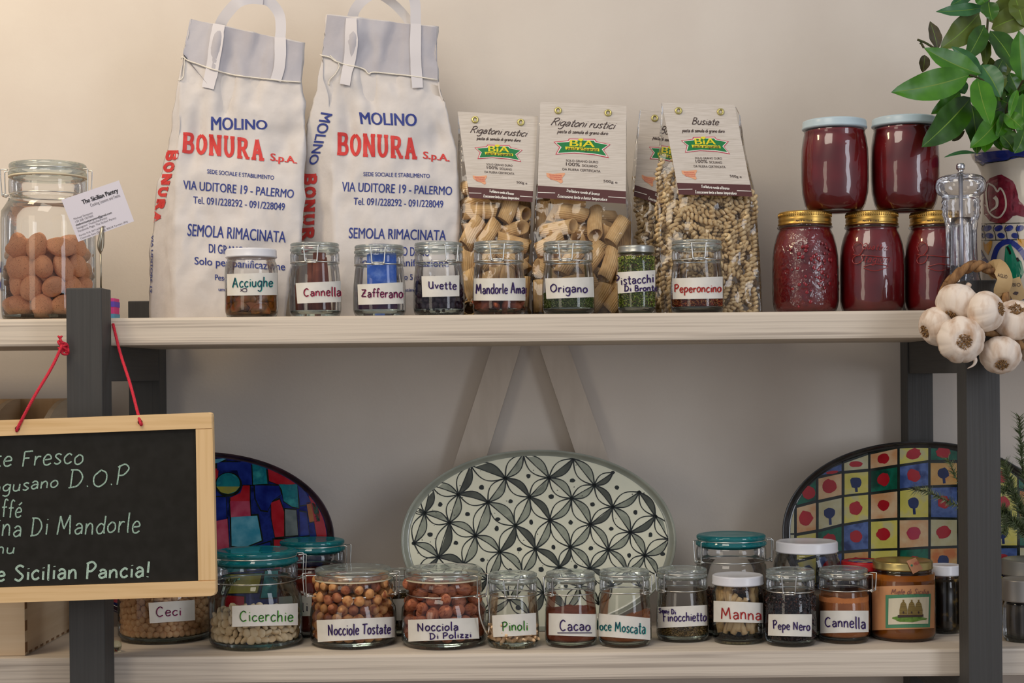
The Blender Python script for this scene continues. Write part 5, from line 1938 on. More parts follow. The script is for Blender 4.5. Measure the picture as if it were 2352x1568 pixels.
dts = ['rrrrrrrrrr', 'rrrnrrnrrn', 'rrnrrnrrrn', 'rrrrrmrrnr', 'rnrrrrnrrr', 'nrrrnrrrnr', 'rrnrrrnrrr']
mb = MB()
cx0, cy0, ea, eb = 2108, 1222, 304, 200


def clampell(p, f=1.0):
    dx, dy = (p[0] - cx0) / (ea * f), (p[1] - cy0) / (eb * f)
    r = (abs(dx) ** 2.1 + abs(dy) ** 2.1) ** (1 / 2.1)
    if r > 1:
        return (cx0 + dx / r * ea * f, cy0 + dy / r * eb * f)
    return p


for j in range(7):
    for i in range(10):
        q = [(gx[i] + 2, rows[j][i] + 2), (gx[i + 1] - 2, rows[j][i + 1] + 2), (gx[i + 1] - 2, rows[j + 1][i + 1] - 2), (gx[i] + 2, rows[j + 1][i] - 2)]
        f = quad(q)
        ctr = f(.5, .5)
        if clampell(ctr, 1.12) is not ctr and not np.allclose(clampell(tuple(ctr), 1.12), tuple(ctr)):
            continue
        V = []
        n = 6
        for b_ in range(n + 1):
            for a_ in range(n + 1):
                V.append(s(*clampell(tuple(f(a_ / n, b_ / n))), 1))
        mb.add(V, [(b_ * (n + 1) + a_, b_ * (n + 1) + a_ + 1, (b_ + 1) * (n + 1) + a_ + 1, (b_ + 1) * (n + 1) + a_) for b_ in range(n) for a_ in range(n)], keys.index(cells[j][i]))
        dc = np.array(clampell(tuple(ctr), .93))
        if np.hypot(*(dc - ctr)) > 7:
            continue
        hh = abs(rows[j + 1][i] - rows[j][i])
        if dts[j][i] == 'n':
            blob(dc, 13, 13, s, mb, keys.index('n'), 2, 14, .1)
            ribbon([dc, dc + (2, hh * .4)], 6, s, mb, keys.index('n'), 2)
        else:
            blob(dc, rn.uniform(13, 17), min(hh * .3, rn.uniform(13, 17)), s, mb, keys.index(dts[j][i]), 2, 16, .1, rn.uniform(-.5, .5))
        for p, q_ in ((q[0], q[1]), (q[0], q[3])):
            ribbon([clampell(tuple(np.array(p) + (np.array(q_) - p) * k / 5), 1.0) for k in range(6)], rn.uniform(2.5, 6), s, mb, keys.index('k'), 1.6)
mb.build('painted_pattern', [PC[k] for k in keys], plate, False)

# ---- blue and red abstract platter
plate, s = platter('blue, teal and red patchwork platter behind the chalkboard', 456, 1239, 313, 201, 2.1, gl('platter_navy', '#151c50', '#0f1640', 50, '#22307a'), gl('plum_rim', '#2a1c22', '#44303a', 30), 2.400, 2.5)
K2 = {'t': gl('patch_teal', '#1f7f84', '#3a9a98', 45, '#196a78'), 'b': gl('patch_blue', '#141d62', '#26398c', 45), 'r': gl('patch_red', '#9c1420', '#b02a34', 45), 'y': gl('patch_yellow', '#a3a02a', '#8e8c4a', 40),
      'm': gl('patch_rose', '#a12c48', '#b8586c', 40), 'l': gl('patch_aqua', '#3a8ba4', '#6aa9bd', 45), 'g': gl('patch_green', '#1c5c44', '#16483a', 40), 'o': gl('patch_amber', '#a5622c', '#8a4a1e', 40), 'k': M_line,
      'w': gl('patch_grey', '#7c8684', '#5a6668', 40)}
kk = list(K2)
mb = MB()
cx0, cy0, ea, eb = 456, 1240, 299, 192
polys = [('l', [(300, 1060), (520, 1052), (500, 1062), (440, 1075), (300, 1080)]),
         ('b', [(500, 1062), (578, 1058), (578, 1112), (555, 1112), (545, 1080), (500, 1080)]),
         ('t', [(582, 1060), (616, 1066), (614, 1110), (582, 1112)]), ('r', [(620, 1070), (650, 1082), (680, 1100), (680, 1112), (640, 1112), (619, 1104)]),
         ('r', [(558, 1115), (573, 1115), (573, 1150), (530, 1150), (530, 1142), (552, 1132)]), ('r', [(492, 1076), (502, 1076), (500, 1100), (491, 1106)]),
         ('b', [(586, 1115), (640, 1116), (645, 1135), (625, 1150), (615, 1172), (600, 1170), (588, 1145)]),
         ('t', [(640, 1112), (682, 1112), (685, 1165), (670, 1162), (652, 1150), (648, 1125)]),
         ('b', [(688, 1108), (700, 1118), (716, 1155), (690, 1160)]), ('r', [(708, 1130), (735, 1160), (755, 1205), (760, 1232), (728, 1232), (716, 1160)]),
         ('o', [(704, 1154), (714, 1154), (722, 1196), (711, 1198)]), ('g', [(717, 1155), (732, 1160), (735, 1196), (724, 1198)]),
         ('m', [(529, 1151), (573, 1151), (575, 1184), (531, 1187)]), ('l', [(532, 1188), (590, 1185), (600, 1240), (560, 1256), (533, 1252)]),
         ('r', [(623, 1155), (642, 1148), (652, 1175), (652, 1230), (632, 1232), (624, 1190)]),
         ('b', [(492, 1142), (518, 1142), (520, 1190), (493, 1196)]), ('m', [(493, 1198), (522, 1192), (526, 1260), (495, 1280)]),
         ('w', [(655, 1170), (680, 1172), (684, 1228), (656, 1230)]), ('b', [(688, 1175), (704, 1178), (710, 1228), (690, 1230)]),
         ('t', [(500, 1262), (560, 1262), (560, 1310), (500, 1315)]), ('b', [(566, 1262), (620, 1245), (625, 1305), (568, 1310)]), ('r', [(630, 1240), (700, 1238), (690, 1300), (632, 1305)]),
         ('y', [(520, 1320), (600, 1318), (590, 1360), (520, 1362)]), ('r', [(495, 1366), (560, 1370), (560, 1400), (495, 1398)]), ('t', [(610, 1312), (690, 1308), (640, 1370), (600, 1372)]),
         ('b', [(300, 1090), (480, 1085), (480, 1190), (300, 1200)]), ('r', [(180, 1180), (290, 1170), (290, 1260), (175, 1265)]), ('t', [(300, 1205), (480, 1195), (480, 1300), (300, 1310)]),
         ('r', [(200, 1300), (292, 1290), (300, 1390), (230, 1380)]), ('l', [(305, 1315), (480, 1306), (480, 1400), (310, 1405)]), ('y', [(180, 1275), (290, 1268), (290, 1285), (185, 1296)])]
for c_, pl in polys:
    pl = [clampell(p, 1.0) for p in pl]
    ctr = np.mean(pl, 0)
    patch([tuple(ctr + (np.array(p) - ctr) * 1.14) for p in pl], s, mb, kk.index('k'), .8)
    patch([tuple(ctr + (np.array(p) - ctr) * 1.03) for p in pl], s, mb, kk.index(c_), 1.4)
blob((525, 1112), 31, 28, s, mb, kk.index('k'), 2.2, 24)
blob((524, 1110), 27, 24, s, mb, kk.index('t'), 2.8, 24)
patch([(497, 1117), (551, 1117), (541, 1128), (524, 1134), (507, 1130)], s, mb, kk.index('y'), 3.4)
mb.build('painted_pattern', [K2[k] for k in kk], plate, False)

# ================================================================ chalkboard
YC = 2.035
M_pine = mat('board_pine', '#ecc894', 0.6, color2='#dab27a', scale=1, stretch=(5, 40, 170), fac=(.45, .75), spec=.3)
M_pinev = mat('board_pine_upright', '#ecc894', 0.6, color2='#dab27a', scale=1, stretch=(170, 40, 5), fac=(.45, .75), spec=.3)
M_slate = mat('blackboard', '#1f1d18', 0.75, color2='#262420', scale=60, spec=.3)
M_chalk = mat('chalk', '#b7d6c2', 0.95, color2='#7f9486', scale=900, spec=.1)
M_chalk2 = mat('chalk_bold', '#c4dfcc', 0.95, color2='#93a898', scale=900, spec=.1)
M_cord = mat('red_cord', '#c5122a', 0.7, color2='#e0334a', scale=900, bump=.8, bscale=900)
cbv = empty('chalkboard', P(182, 1384, YC), 'pine-framed chalkboard hanging by a red cord from the post', 'chalkboard')


def slabq(pts, y0, y1, bev=0.0015):
    n = len(pts)
    c_ = sum((np.array(p, float) for p in pts)) / n
    V = []
    for sc_, y in ((1, y1), (1, y0 + bev), (None, y0)):
        for p in pts:
            q = np.array(p, float)
            if sc_ is None:
                dd = c_ - q
                q = q + dd / np.hypot(*dd) * 2.2
            w_ = P(q[0], q[1], YC)
            V.append((w_.x, y, w_.z))
    Fc = []
    for l in range(2):
        for i in range(n):
            j = (i + 1) % n
            Fc.append((l * n + i, l * n + j, (l + 1) * n + j, (l + 1) * n + i))
    Fc.append(tuple(range(2 * n, 3 * n)))
    Fc.append(tuple(reversed(range(n))))
    return V, Fc


dxy = lambda x: -.0395 * x
corner = [(482, 947.3), (486.5, 950), (487.5, 956)]
mk('frame_rail', *slabq([(-126, 970), (-126, 1006), (449, 984.5), (488, 983), (487.5, 956), (486, 949.5), (480, 947)], YC, YC + .012), M_pine, cbv, False)
mk('frame_rail', *slabq([(-108, 1353), (-108, 1388), (486, 1368.5), (493, 1366), (496, 1360), (495.5, 1333), (455, 1334.5)], YC, YC + .012), M_pine, cbv, False)
mk('frame_stile', *slabq([(449, 984.5), (488, 983), (495.5, 1333), (455, 1334.5)], YC + .0003, YC + .012), M_pinev, cbv, False)
mk('frame_stile', *slabq([(-126, 1006), (-88, 1005), (-72, 1352), (-108, 1353)], YC + .0003, YC + .012), M_pinev, cbv, False)
mk('slate_panel', *slabq([(-90, 1000), (452, 980), (458, 1338), (-74, 1356)], YC + .004, YC + .010), M_slate, cbv, False)
s = on_plane((0, YC + .004, 0), (0, -1, 0), .0004)
mb = MB()


def chalk(txt, x0, x1, y0, y1, h, wd=3.2, mi=0, sh=.12):
    pen(txt, [(x0, y0 - h), (x1, y1 - h), (x1, y1), (x0, y0)], s, mb, wd, mi, 1, .05, sh)


chalk('Latte Fresco', -88, 192, 1075, 1064, 38, 3.4)
chalk('Ragusano', -46, 134, 1133, 1119, 28, 3.2)
chalk('D.O.P', 156, 296, 1122, 1110, 42, 3.4)
chalk('caffé', -36, 50, 1189, 1186, 38, 3.2)
chalk('Farina Di Mandorle', -80, 322, 1234, 1222, 44, 3.4)
chalk('Menu', -70, 34, 1273, 1270, 26, 3.2)
chalk('The Sicilian Pancia!', -62, 346, 1334, 1325, 36, 5.0, 1, .05)
mb.build('lettering', [M_chalk, M_chalk2], cbv, False)
for x, y in ((40, 984), (322, 969)):
    c_ = P(x, y, YC)
    pts = [(c_.x + .0032 * math.cos(a), YC - .0004, c_.z + .0032 * math.sin(a)) for a in [2 * PI * i / 14 for i in range(14)]]
    mk('cord_hole', [(c_.x, YC - .0004, c_.z)] + pts, [(0, 1 + i, 1 + (i + 1) % 14) for i in range(14)], mat('hole_dark', '#3a1a10', .9), cbv, False)
pa = P(40, 984, YC - .002)
pbq = P(322, 969, YC - .002)
k1, k2 = P(143, 792, 2.085), P(257.5, 744, 2.1455)
rr_ = .0021
cord = empty('cord', P(200, 800, 2.08), 'red braided cord looped round the charcoal post', 'cord')
mk('cord_strand', *tube_geo(smooth_path([pa + Vector((0, .006, 0)), pa, P(75, 917, 2.04), P(118, 845, 2.07), k1], 6), rr_, 8), M_cord, cord)
mk('cord_strand', *tube_geo(smooth_path([pbq + Vector((0, .006, 0)), pbq, P(300, 885, 2.07), P(276, 810, 2.12), k2 + Vector((.0015, -.001, 0))], 6), rr_, 8), M_cord, cord)
mb = MB()
rn = random.Random(2)
for i in range(5):
    a = P(146 + rn.uniform(-4, 4), 798 + rn.uniform(-9, 9), 2.088)
    pts = [a + Vector((.0042 * math.cos(t_ + i), .0035 * math.sin(t_ * 1.3 + i), .0045 * math.sin(t_))) for t_ in [2 * PI * k / 10 for k in range(10)]]
    mb.tube(smooth_path(pts, 3, True), rr_ * .8, 6, True)
mb.tube([P(145, 795, 2.086), P(141, 785, 2.084), P(138, 777, 2.083)], rr_ * .9, 7)
for dx in (-5, 0, 5):
    mb.tube([P(138, 778, 2.083), P(138 + dx, 771, 2.083)], .0012, 5)
mb.tube([P(146, 800, 2.086), P(137, 801, 2.085), P(133, 798, 2.085)], rr_ * .6, 6)
mb.build('cord_knot', M_cord, cord)

# ================================================================ card holder clip and business card
YH = 2.118
M_clip = mat('steel_clip', '#a89f8c', .3, .9)
tc_ = empty('memo_clip', P(233, 662, YH), 'thin steel wire memo clip standing on the post', 'clip')
mk('wire_stem', *tube_geo([P(232, 665, YH), P(232, 620, YH), P(231, 578, YH)], .0013, 8), M_clip, tc_)
mb = MB()
for sg in (-1, 1):
    pts = [P(231, 580, YH + sg * .001), P(231 + sg * 3, 566, YH + sg * .003), P(233 + sg * 2, 545, YH + sg * .004), P(236, 520, YH + sg * .0012)]
    mb.tube(smooth_path(pts, 4), [.0014, .002, .0024, .0027, .003, .0031, .0032, .0031, .003, .0029, .0026, .0022, .0014], 7)
mb.build('crocodile_jaw', M_clip, tc_)
q = [(141, 459), (273, 414), (308, 508), (180, 555)]
mb = MB()
sp = on_plane((0, YH, 0), (0, -1, 0), .0003)
V = [sp(x, y, 0) for x, y in q] + [sp(x, y, 0) + Vector((0, .0004, 0)) for x, y in q]
bc = mk('business_card', V, [(0, 1, 2, 3), (7, 6, 5, 4), (0, 4, 5, 1), (1, 5, 6, 2), (2, 6, 7, 3), (3, 7, 4, 0)], mat('card_stock', '#d6d2dc', .7), None, False)
tag(bc, 'tilted white business card held by the wire clip', 'card')
mats = [mat('card_ink', '#26252c', .7), mat('card_grey', '#6a6870', .7)]
fq = quad(q)
ln = lambda a, b, v0, v1: [fq(a, v1), fq(b, v1), fq(b, v0), fq(a, v0)]
fq = quad([q[0], q[1], q[2], q[3]])
printed('The Sicilian Pantry', ln(.30, .93, .75, .85), sp, mb, 0, .045, 1)
printed('Cooking Lessons and Feasts', ln(.41, .93, .64, .71), sp, mb, 1, 0, 1)
for i, (tx, a_, b_) in enumerate((('Michael Sampson', .07, .40), ('+39 328 1921865', .07, .39), ('chefmichaelsampson@gmail.com', .06, .70), ('Instagram: TheSicilianPantry', .06, .60), ('Facebook Page: The Sicilian Pantry', .06, .74))):
    printed(tx, ln(a_, b_, .485 - i * .072, .53 - i * .072), sp, mb, 0 if i == 2 else 1, .02 if i == 2 else 0, 1)
printed('Partita IVA: 06716740826', ln(.05, .52, .10, .14), sp, mb, 1, 0, 1)
printed('Contrada Sant Onofrio, 90018 Termini (PA)', ln(.05, .90, .03, .07), sp, mb, 1, 0, 1)
mb.build('lettering', mats, bc, False)

# ================================================================ plywood box on the lower board
M_ply = mat('plywood', '#d9c2a2', .7, color2='#ceb492', scale=1, stretch=(4, 4, 70), spec=.2)
M_plyb = mat('plywood_back', '#c2a17a', .7, color2='#b7956c', scale=1, stretch=(70, 4, 4), spec=.2)
x1 = P(57, 1450, 2.163).x
x0 = x1 - .30
zt = P(100, 915, 2.40).z
box = empty('wooden_box', (x1 - .15, 2.28, ZL), 'open plywood box with curved dividers behind the chalkboard', 'box')
zf = ZL + .16
MB().box((x0, 2.163, ZL), (x1, 2.172, zf), .0006).build('front_panel', M_ply, box, False)
MB().box((x0, 2.396, ZL), (x1 + .0, 2.404, zt), .0006).build('back_panel', M_plyb, box, False)
MB().box((x0, 2.172, ZL), (x1, 2.396, ZL + .008)).build('bottom_panel', M_ply, box, False)


def divider(x):
    pts = [(2.396, ZL + .008), (2.396, zt)]
    for k in range(12):
        a = PI / 2 * k / 11
        pts.append((2.385 - .19 * math.sin(a), zf - .02 + (zt - zf + .02) * math.cos(a) ** .8 if k < 11 else zf - .02))
    pts += [(2.172, zf - .02), (2.172, ZL + .008)]
    n = len(pts)
    V = [(x, y, z) for y, z in pts] + [(x - .008, y, z) for y, z in pts]
    Fc = [tuple(range(n)), tuple(reversed(range(n, 2 * n)))] + [(i, i + n, (i + 1) % n + n, (i + 1) % n) for i in range(n)]
    return V, Fc


for x in (x1, P(44, 930, 2.39).x, x0 + .008):
    mk('side_panel', *divider(x), M_ply, box, False)
mb = MB()
for k in range(5):
    z = ZL + .004 + k * .030
    mb.box((x1 + .0001, 2.1625, z), (x1 + .0006, 2.1722, z + .014))
for k in range(9):
    y = 2.18 + k * .025
    mb.box((x1 + .0001, y, ZL + .001), (x1 + .0006, y + .012, ZL + .004))
mb.build('finger_joint', mat('joint_dark', '#8a6848', .8), box, False)

# small things by the posts
c_ = P(270, 1493, 2.20)
o = MB().lathe([(0, 0), (.0045, .0004), (.0075, .003), (.0085, .0075), (.0075, .012), (.0045, .0148), (0, .0155)], (c_.x, 2.19, ZL), 24).build('glass_ball', M_thick)
tag(o, 'small clear glass ball at the foot of the post', 'ball')
c_ = P(262, 700, 2.30)
mb = MB().box((c_.x - .055, 2.30, ZU), (c_.x, 2.33, ZU + .035), .001)
mb.box((c_.x - .0551, 2.2995, ZU + .001), (c_.x + .0004, 2.3305, ZU + .012), 0, 1)
mb.box((c_.x - .0551, 2.2995, ZU + .022), (c_.x + .0004, 2.3305, ZU + .030), 0, 2)
o = mb.build('small_packet', [mat('packet_pink', '#d8468a', .5), mat('packet_aqua', '#5f9fc0', .5), mat('packet_violet', '#6a4fc0', .5)], None, False)
tag(o, 'small pink and blue packet peeping out behind the post', 'packet')
a_, b_ = P(73, 568, 2.37), P(178, 568, 2.37)
o = MB().box((a_.x, 2.345, ZU), (b_.x, 2.38, a_.z), .001).build('small_box', mat('teal_edge_box', '#8fb4bd', .5, color2='#a9c2c6', scale=20), None, False)
tag(o, 'pale teal box behind the big almond jar', 'box')
a_ = P(6, 600, 2.27)
mb = MB().box((a_.x - .10, 2.27, ZU), (a_.x, 2.35, P(0, 600, 2.27).z), .002)
o = mb.build('printed_bag', M_paper, None, False)
tag(o, 'white printed packet cut off by the picture edge beside the almond jar', 'packet')
s3 = on_plane((0, 2.27, 0), (0, -1, 0), .0006)
mb = MB()
printed('BONURA', [(-70, 598), (3, 600), (3, 626), (-70, 624)], s3, mb, 0, .03, 1)
printed('MOLINO', [(-80, 640), (2, 640), (2, 668), (-80, 668)], s3, mb, 0, .03, 1)
mb.build('lettering', [M_blue], o, False)

# ================================================================ pepper mill
Yp = 2.184
c_ = Vector((P(2208, 560, Yp).x, Yp, ZU))
pz = lambda y: P(2208, y, Yp).z - ZU
px_ = Yp / F
M_acr = thin_glass('clear_acrylic', (0.975, 0.975, 0.985), (0.42, 0.42, 0.47), 0.02, 0.3, 50, 1.5, 0.03)
mill = empty('pepper_mill', c_, 'clear acrylic pepper mill with a chrome knob', 'pepper mill')
pr = [(52, 712), (52, 668), (49, 655), (42, 640), (37, 610), (35, 570), (35, 530), (37, 510), (41, 498), (44, 490), (42, 484), (44, 476), (41, 470), (44, 463), (41, 457), (43, 452), (44, 449), (50, 446), (55, 440), (57, 431), (57, 422), (54, 413), (48, 407), (38, 403), (26, 401), (14, 398), (0, 397)]
MB().lathe([(r * px_, max(0, pz(y))) for r, y in pr], c_, 44).build('acrylic_body', M_acr, mill)
pi_ = [(24, 690), (24, 640), (26, 600), (26, 520), (22, 500), (0, 498)]
MB().lathe([(r * px_, pz(y)) for r, y in pi_], c_, 30).build('inner_chamber', M_acr, mill)
mk('metal_shaft', *tube_geo([(c_.x, c_.y, c_.z + .01), (c_.x, c_.y, c_.z + pz(396))], .0030, 12), mat('shaft_steel', '#b7b7bd', .35, .8), mill)
MB().lathe([(7 * px_, pz(394)), (6 * px_, pz(391)), (9 * px_, pz(389)), (10 * px_, pz(386)), (10 * px_, pz(379)), (8 * px_, pz(376)), (4 * px_, pz(374)), (0, pz(374))], c_, 24).build('chrome_knob', mat('chrome', '#d8d8d8', .08, 1.0), mill)
flakes(mill, 'peppercorns', c_, .0155, .004, pz(612), .0021, M_pp, 260, 0, .8)

# ================================================================ majolica vase with bay branches
Yv = 2.285
kx = Yv / F
c_ = Vector((P(2383, 560, Yv).x, Yv, ZU))
vz = lambda y: P(2300, y, Yv).z - ZU
prof = [(105, 740), (118, 700), (123, 640), (125, 560), (124, 520), (121, 470), (120, 420), (124, 392), (133, 372), (143, 358), (146, 349), (142, 347), (132, 360), (116, 390), (112, 450), (112, 700)]
M_maj = gl('majolica_white', '#c3bcae', '#b9b2a6', 15)
vase = empty('ceramic_vase', c_, 'painted white ceramic vase with a cobalt blue rim', 'vase')
vb = MB().lathe([(r * kx, max(.001, vz(y))) for r, y in prof], c_, 72).build('vase_body', M_maj, vase)
sv = on_mesh([vb], .0004)
VM = [gl('cobalt', '#1c2a70', '#26378c', 40), gl('maroon_glaze', '#5e1626', '#7a2434', 120), M_line, gl('ochre_glaze', '#c08a22', '#b8811c', 40), gl('leaf_glaze', '#0f6a50', '#158060', 40), M_maj]
mb = MB()
patch([(2239, 351), (2256, 350), (2300, 345), (2352, 344), (2400, 344), (2460, 346), (2522, 350), (2522, 362), (2460, 360), (2400, 357), (2352, 358), (2325, 357), (2317, 364), (2290, 368), (2268, 371), (2258, 378), (2250, 372), (2240, 369)], sv, mb, 0, 1)
ribbon(smooth_path([(2240, 371), (2250, 375), (2258, 380), (2266, 374), (2290, 371), (2316, 367), (2326, 360), (2360, 361), (2440, 364), (2520, 368)], 4), 2, sv, mb, 2, 2)
fl = [(2262, 402), (2268, 396), (2284, 404), (2305, 410), (2322, 424), (2330, 445), (2340, 462), (2356, 476), (2352, 500), (2335, 494), (2326, 486), (2318, 500), (2308, 512), (2280, 514), (2262, 502), (2250, 494), (2256, 470), (2258, 430)]
blob((2296, 458), 44, 56, sv, mb, 1, 1.0, 30, .03)
patch([(2318, 416), (2332, 440), (2342, 462), (2358, 476), (2356, 500), (2336, 494), (2318, 498)], sv, mb, 1, 1.0)
ribbon(smooth_path([(2269, 421), (2266, 440), (2268, 465), (2272, 485), (2285, 498), (2298, 498), (2310, 480), (2311, 460), (2306, 442), (2298, 432), (2292, 440), (2284, 428), (2272, 421)], 5), 4, sv, mb, 5, 2.2)
ribbon(smooth_path([(2285, 452), (2291, 460), (2290, 474), (2280, 482), (2276, 486)], 5), lambda u: 7 * (1 - u) + 2, sv, mb, 5, 2.2)
for y in (514, 550):
    ribbon([(x, y + (x - 2250) * -.02 + (2 if y > 540 else 0)) for x in range(2247, 2512, 8)], 2, sv, mb, 2, 1.2)
for i, x in enumerate((2254, 2269, 2294, 2318, 2343, 2368, 2392, 2417, 2442, 2466, 2488)):
    blob((x, 524), 10, 6.5, sv, mb, 0, 1.6, 12, .05, -.4)
for i, x in enumerate((2254, 2273, 2300, 2332, 2362, 2390, 2420, 2450, 2478)):
    blob((x, 541), 9, 6.5, sv, mb, 0, 1.6, 12, .05, .2)
for x in (2262, 2286, 2312, 2338, 2364, 2390, 2416, 2442, 2468):
    ribbon(smooth_path([(x, 516), (x - 4, 526), (x, 536), (x + 2, 550)], 4), 1.6, sv, mb, 2, 1.8)
patch([(2252, 554), (2262, 562), (2266, 560), (2276, 552), (2280, 554), (2278, 568), (2270, 586), (2262, 574), (2253, 562)], sv, mb, 3, 1.6)
patch([(2336, 548), (2372, 552), (2370, 575), (2352, 568), (2340, 562)], sv, mb, 3, 1.6)
ribbon(smooth_path([(2248, 572), (2258, 590), (2268, 606), (2274, 625)], 5), 9, sv, mb, 0, 1.4)
ribbon(smooth_path([(2282, 625), (2282, 600), (2290, 572), (2304, 558), (2322, 556), (2345, 575), (2365, 610)], 6), 12, sv, mb, 0, 1.4)
patch([(2310, 566), (2322, 560), (2334, 590), (2346, 600), (2352, 625), (2340, 650), (2318, 650), (2306, 625), (2308, 590)], sv, mb, 4, 1.8)
ribbon([(2314, 566), (2320, 578), (2321, 584)], 5, sv, mb, 2, 2.2)
ribbon([(2336, 592), (2340, 600)], 6, sv, mb, 2, 2.2)
ribbon(smooth_path([(2296, 600), (2300, 615), (2312, 628), (2316, 645)], 4), 6, sv, mb, 4, 1.6)
ribbon(smooth_path([(2250, 680), (2300, 684), (2400, 684)], 4), 9, sv, mb, 0, 1.4)
blob((2440, 455), 40, 50, sv, mb, 1, 1.0, 30, .03)
blob((2400, 580), 18, 14, sv, mb, 3, 1.4, 28, .03)
ribbon(smooth_path([(2410, 625), (2412, 598), (2424, 572), (2444, 560), (2464, 572), (2478, 600), (2484, 625)], 6), 12, sv, mb, 0, 1.4)
blob((2446, 612), 18, 36, sv, mb, 4, 1.8, 28, .04)
mb.build('painted_pattern', VM, vb, False)

LV = {'b': mat('bay_bright', '#47800f', .35, color2='#366c0b', scale=40, spec=.5), 'd': mat('bay_dark', '#27480f', .3, color2='#356012', scale=40, spec=.5),
      'o': mat('bay_olive', '#4d5e16', .4, color2='#5b6b20', scale=40), 'p': mat('bay_pale', '#3f7040', .35, color2='#2d6030', scale=40), 'n': mat('bay_dry', '#4a4224', .5, color2='#3a3520', scale=50)}
M_vein = mat('leaf_vein', '#6d8c28', .5)
M_stem = mat('bay_stem', '#4a3a22', .8, color2='#35421c', scale=80)
bay = empty('bay_branches', (c_.x, c_.y, c_.z + .22), 'leafy green bay branches standing in the painted vase', 'plant')
nL = 0


def leaf(b, tp, wpx, Y0, Y1, col, bend=.12, twist=0.0):
    p0, p1 = P(*b, Y0), P(*tp, Y1)
    ax = p1 - p0
    L = ax.length
    ax.normalize()
    view = Vector((0, -1, 0))
    sd = ax.cross(view).normalized()
    up = sd.cross(ax).normalized()
    if twist:
        Rm = Matrix.Rotation(twist, 3, ax)
        sd, up = Rm @ sd, Rm @ up
    wd = wpx * Y0 / F / 2
    n, mcol = 12, [-1, -.5, -.035, .035, .5, 1]
    V, Fc, mi = [], [], []
    for i in range(n + 1):
        t_ = i / n
        ww = wd * (math.sin(PI * t_ ** .85) ** .8 if 0 < t_ < 1 else 0) + .0003
        mid = p0 + ax * L * t_ + sd * (bend * L * math.sin(PI * t_) * .35)
        for m_ in mcol:
            wave = .10 * wd * math.sin(t_ * 17 + m_ * 2) * abs(m_)
            V.append(mid + sd * ww * m_ + up * (abs(m_) ** 1.3 * ww * .22 + wave + .02 * L * math.sin(PI * t_)))
    for i in range(n):
        for j in range(5):
            a = i * 6 + j
            Fc.append((a, a + 1, a + 7, a + 6))
            mi.append(1 if j == 2 else 0)
    o = mk('leaf', V, Fc, [LV[col], M_vein], bay, True, mi)
    return o


leaves = [((2227, 172), (2047, 212), 70, 'b', 2.17, 2.14), ((2252, 170), (2122, 110), 54, 'b', 2.18, 2.16), ((2254, 168), (2185, 107), 28, 'p', 2.185, 2.18),
          ((2230, 225), (2117, 338), 74, 'd', 2.19, 2.15), ((2206, 210), (2139, 262), 36, 'b', 2.20, 2.18), ((2245, 179), (2275, 287), 62, 'b', 2.17, 2.15), ((2254, 148), (2299, 224), 50, 'p', 2.19, 2.17),
          ((2262, 17), (2150, 27), 31, 'p', 2.21, 2.19), ((2232, -15), (2183, 12), 26, 'p', 2.22, 2.2), ((2250, 30), (2160, 112), 62, 'o', 2.22, 2.20), ((2262, 58), (2219, 138), 46, 'd', 2.215, 2.20),
          ((2265, 88), (2262, 152), 28, 'o', 2.22, 2.21), ((2154, 112), (2136, 49), 30, 'n', 2.20, 2.20), ((2124, 126), (2119, 166), 26, 'n', 2.20, 2.20), ((2274, 70), (2338, 168), 58, 'd', 2.22, 2.2),
          ((2270, 3), (2279, 48), 42, 'd', 2.19, 2.18), ((2277, 66), (2386, 32), 60, 'o', 2.24, 2.22), ((2272, 50), (2372, -20), 60, 'o', 2.25, 2.23), ((2266, 10), (2240, -30), 34, 'b', 2.2, 2.19), ((2348, 184), (2340, 70), 62, 'b', 2.17, 2.16),
          ((2337, 208), (2318, 166), 34, 'd', 2.20, 2.2), ((2337, 206), (2319, 270), 19, 'b', 2.18, 2.17), ((2308, 262), (2350, 298), 38, 'b', 2.18, 2.17), ((2303, 257), (2228, 340), 52, 'b', 2.20, 2.17),
          ((2308, 259), (2289, 317), 34, 'b', 2.195, 2.18), ((2232, 240), (2244, 354), 54, 'd', 2.21, 2.19), ((2241, 351), (2169, 361), 8, 'p', 2.2, 2.17), ((2206, 186), (2216, 216), 28, 'p', 2.2, 2.2), ((2187, 324), (2216, 300), 12, 'n', 2.22, 2.22),
          ((2150, 230), (2165, 208), 12, 'n', 2.22, 2.22), ((2300, 230), (2345, 250), 40, 'd', 2.21, 2.2), ((2310, 240), (2270, 262), 30, 'd', 2.22, 2.2), ((2350, 215), (2345, 320), 44, 'b', 2.19, 2.17), ((2290, 300), (2350, 345), 44, 'b', 2.19, 2.18),
          ((2270, 300), (2262, 350), 36, 'b', 2.2, 2.18), ((2300, 310), (2330, 350), 34, 'd', 2.18, 2.17), ((2352, 300), (2330, 352), 40, 'd', 2.17, 2.16), ((2275, 270), (2300, 345), 40, 'b', 2.21, 2.2), ((2330, -10), (2352, 60), 50, 'o', 2.23, 2.22)]
for b, tp, w_, cc, Ya, Yb in leaves:
    leaf(b, tp, w_, Ya, Yb, cc, random.uniform(-.15, .15), random.uniform(-.25, .25))
rn = random.Random(31)
for k in range(34):
    bx, by = rn.uniform(2265, 2420), rn.uniform(170, 330)
    an = rn.uniform(0, 2 * PI)
    l_ = rn.uniform(55, 90)
    ex, ey = bx + l_ * math.cos(an), min(350, by + l_ * math.sin(an) * .8)
    if ex < 2238:
        continue
    leaf((bx, by), (ex, ey), rn.uniform(30, 48), 2.235 + rn.uniform(0, .05), 2.235 + rn.uniform(0, .05), rn.choice('bddo'), rn.uniform(-.2, .2), rn.uniform(-.6, .6))
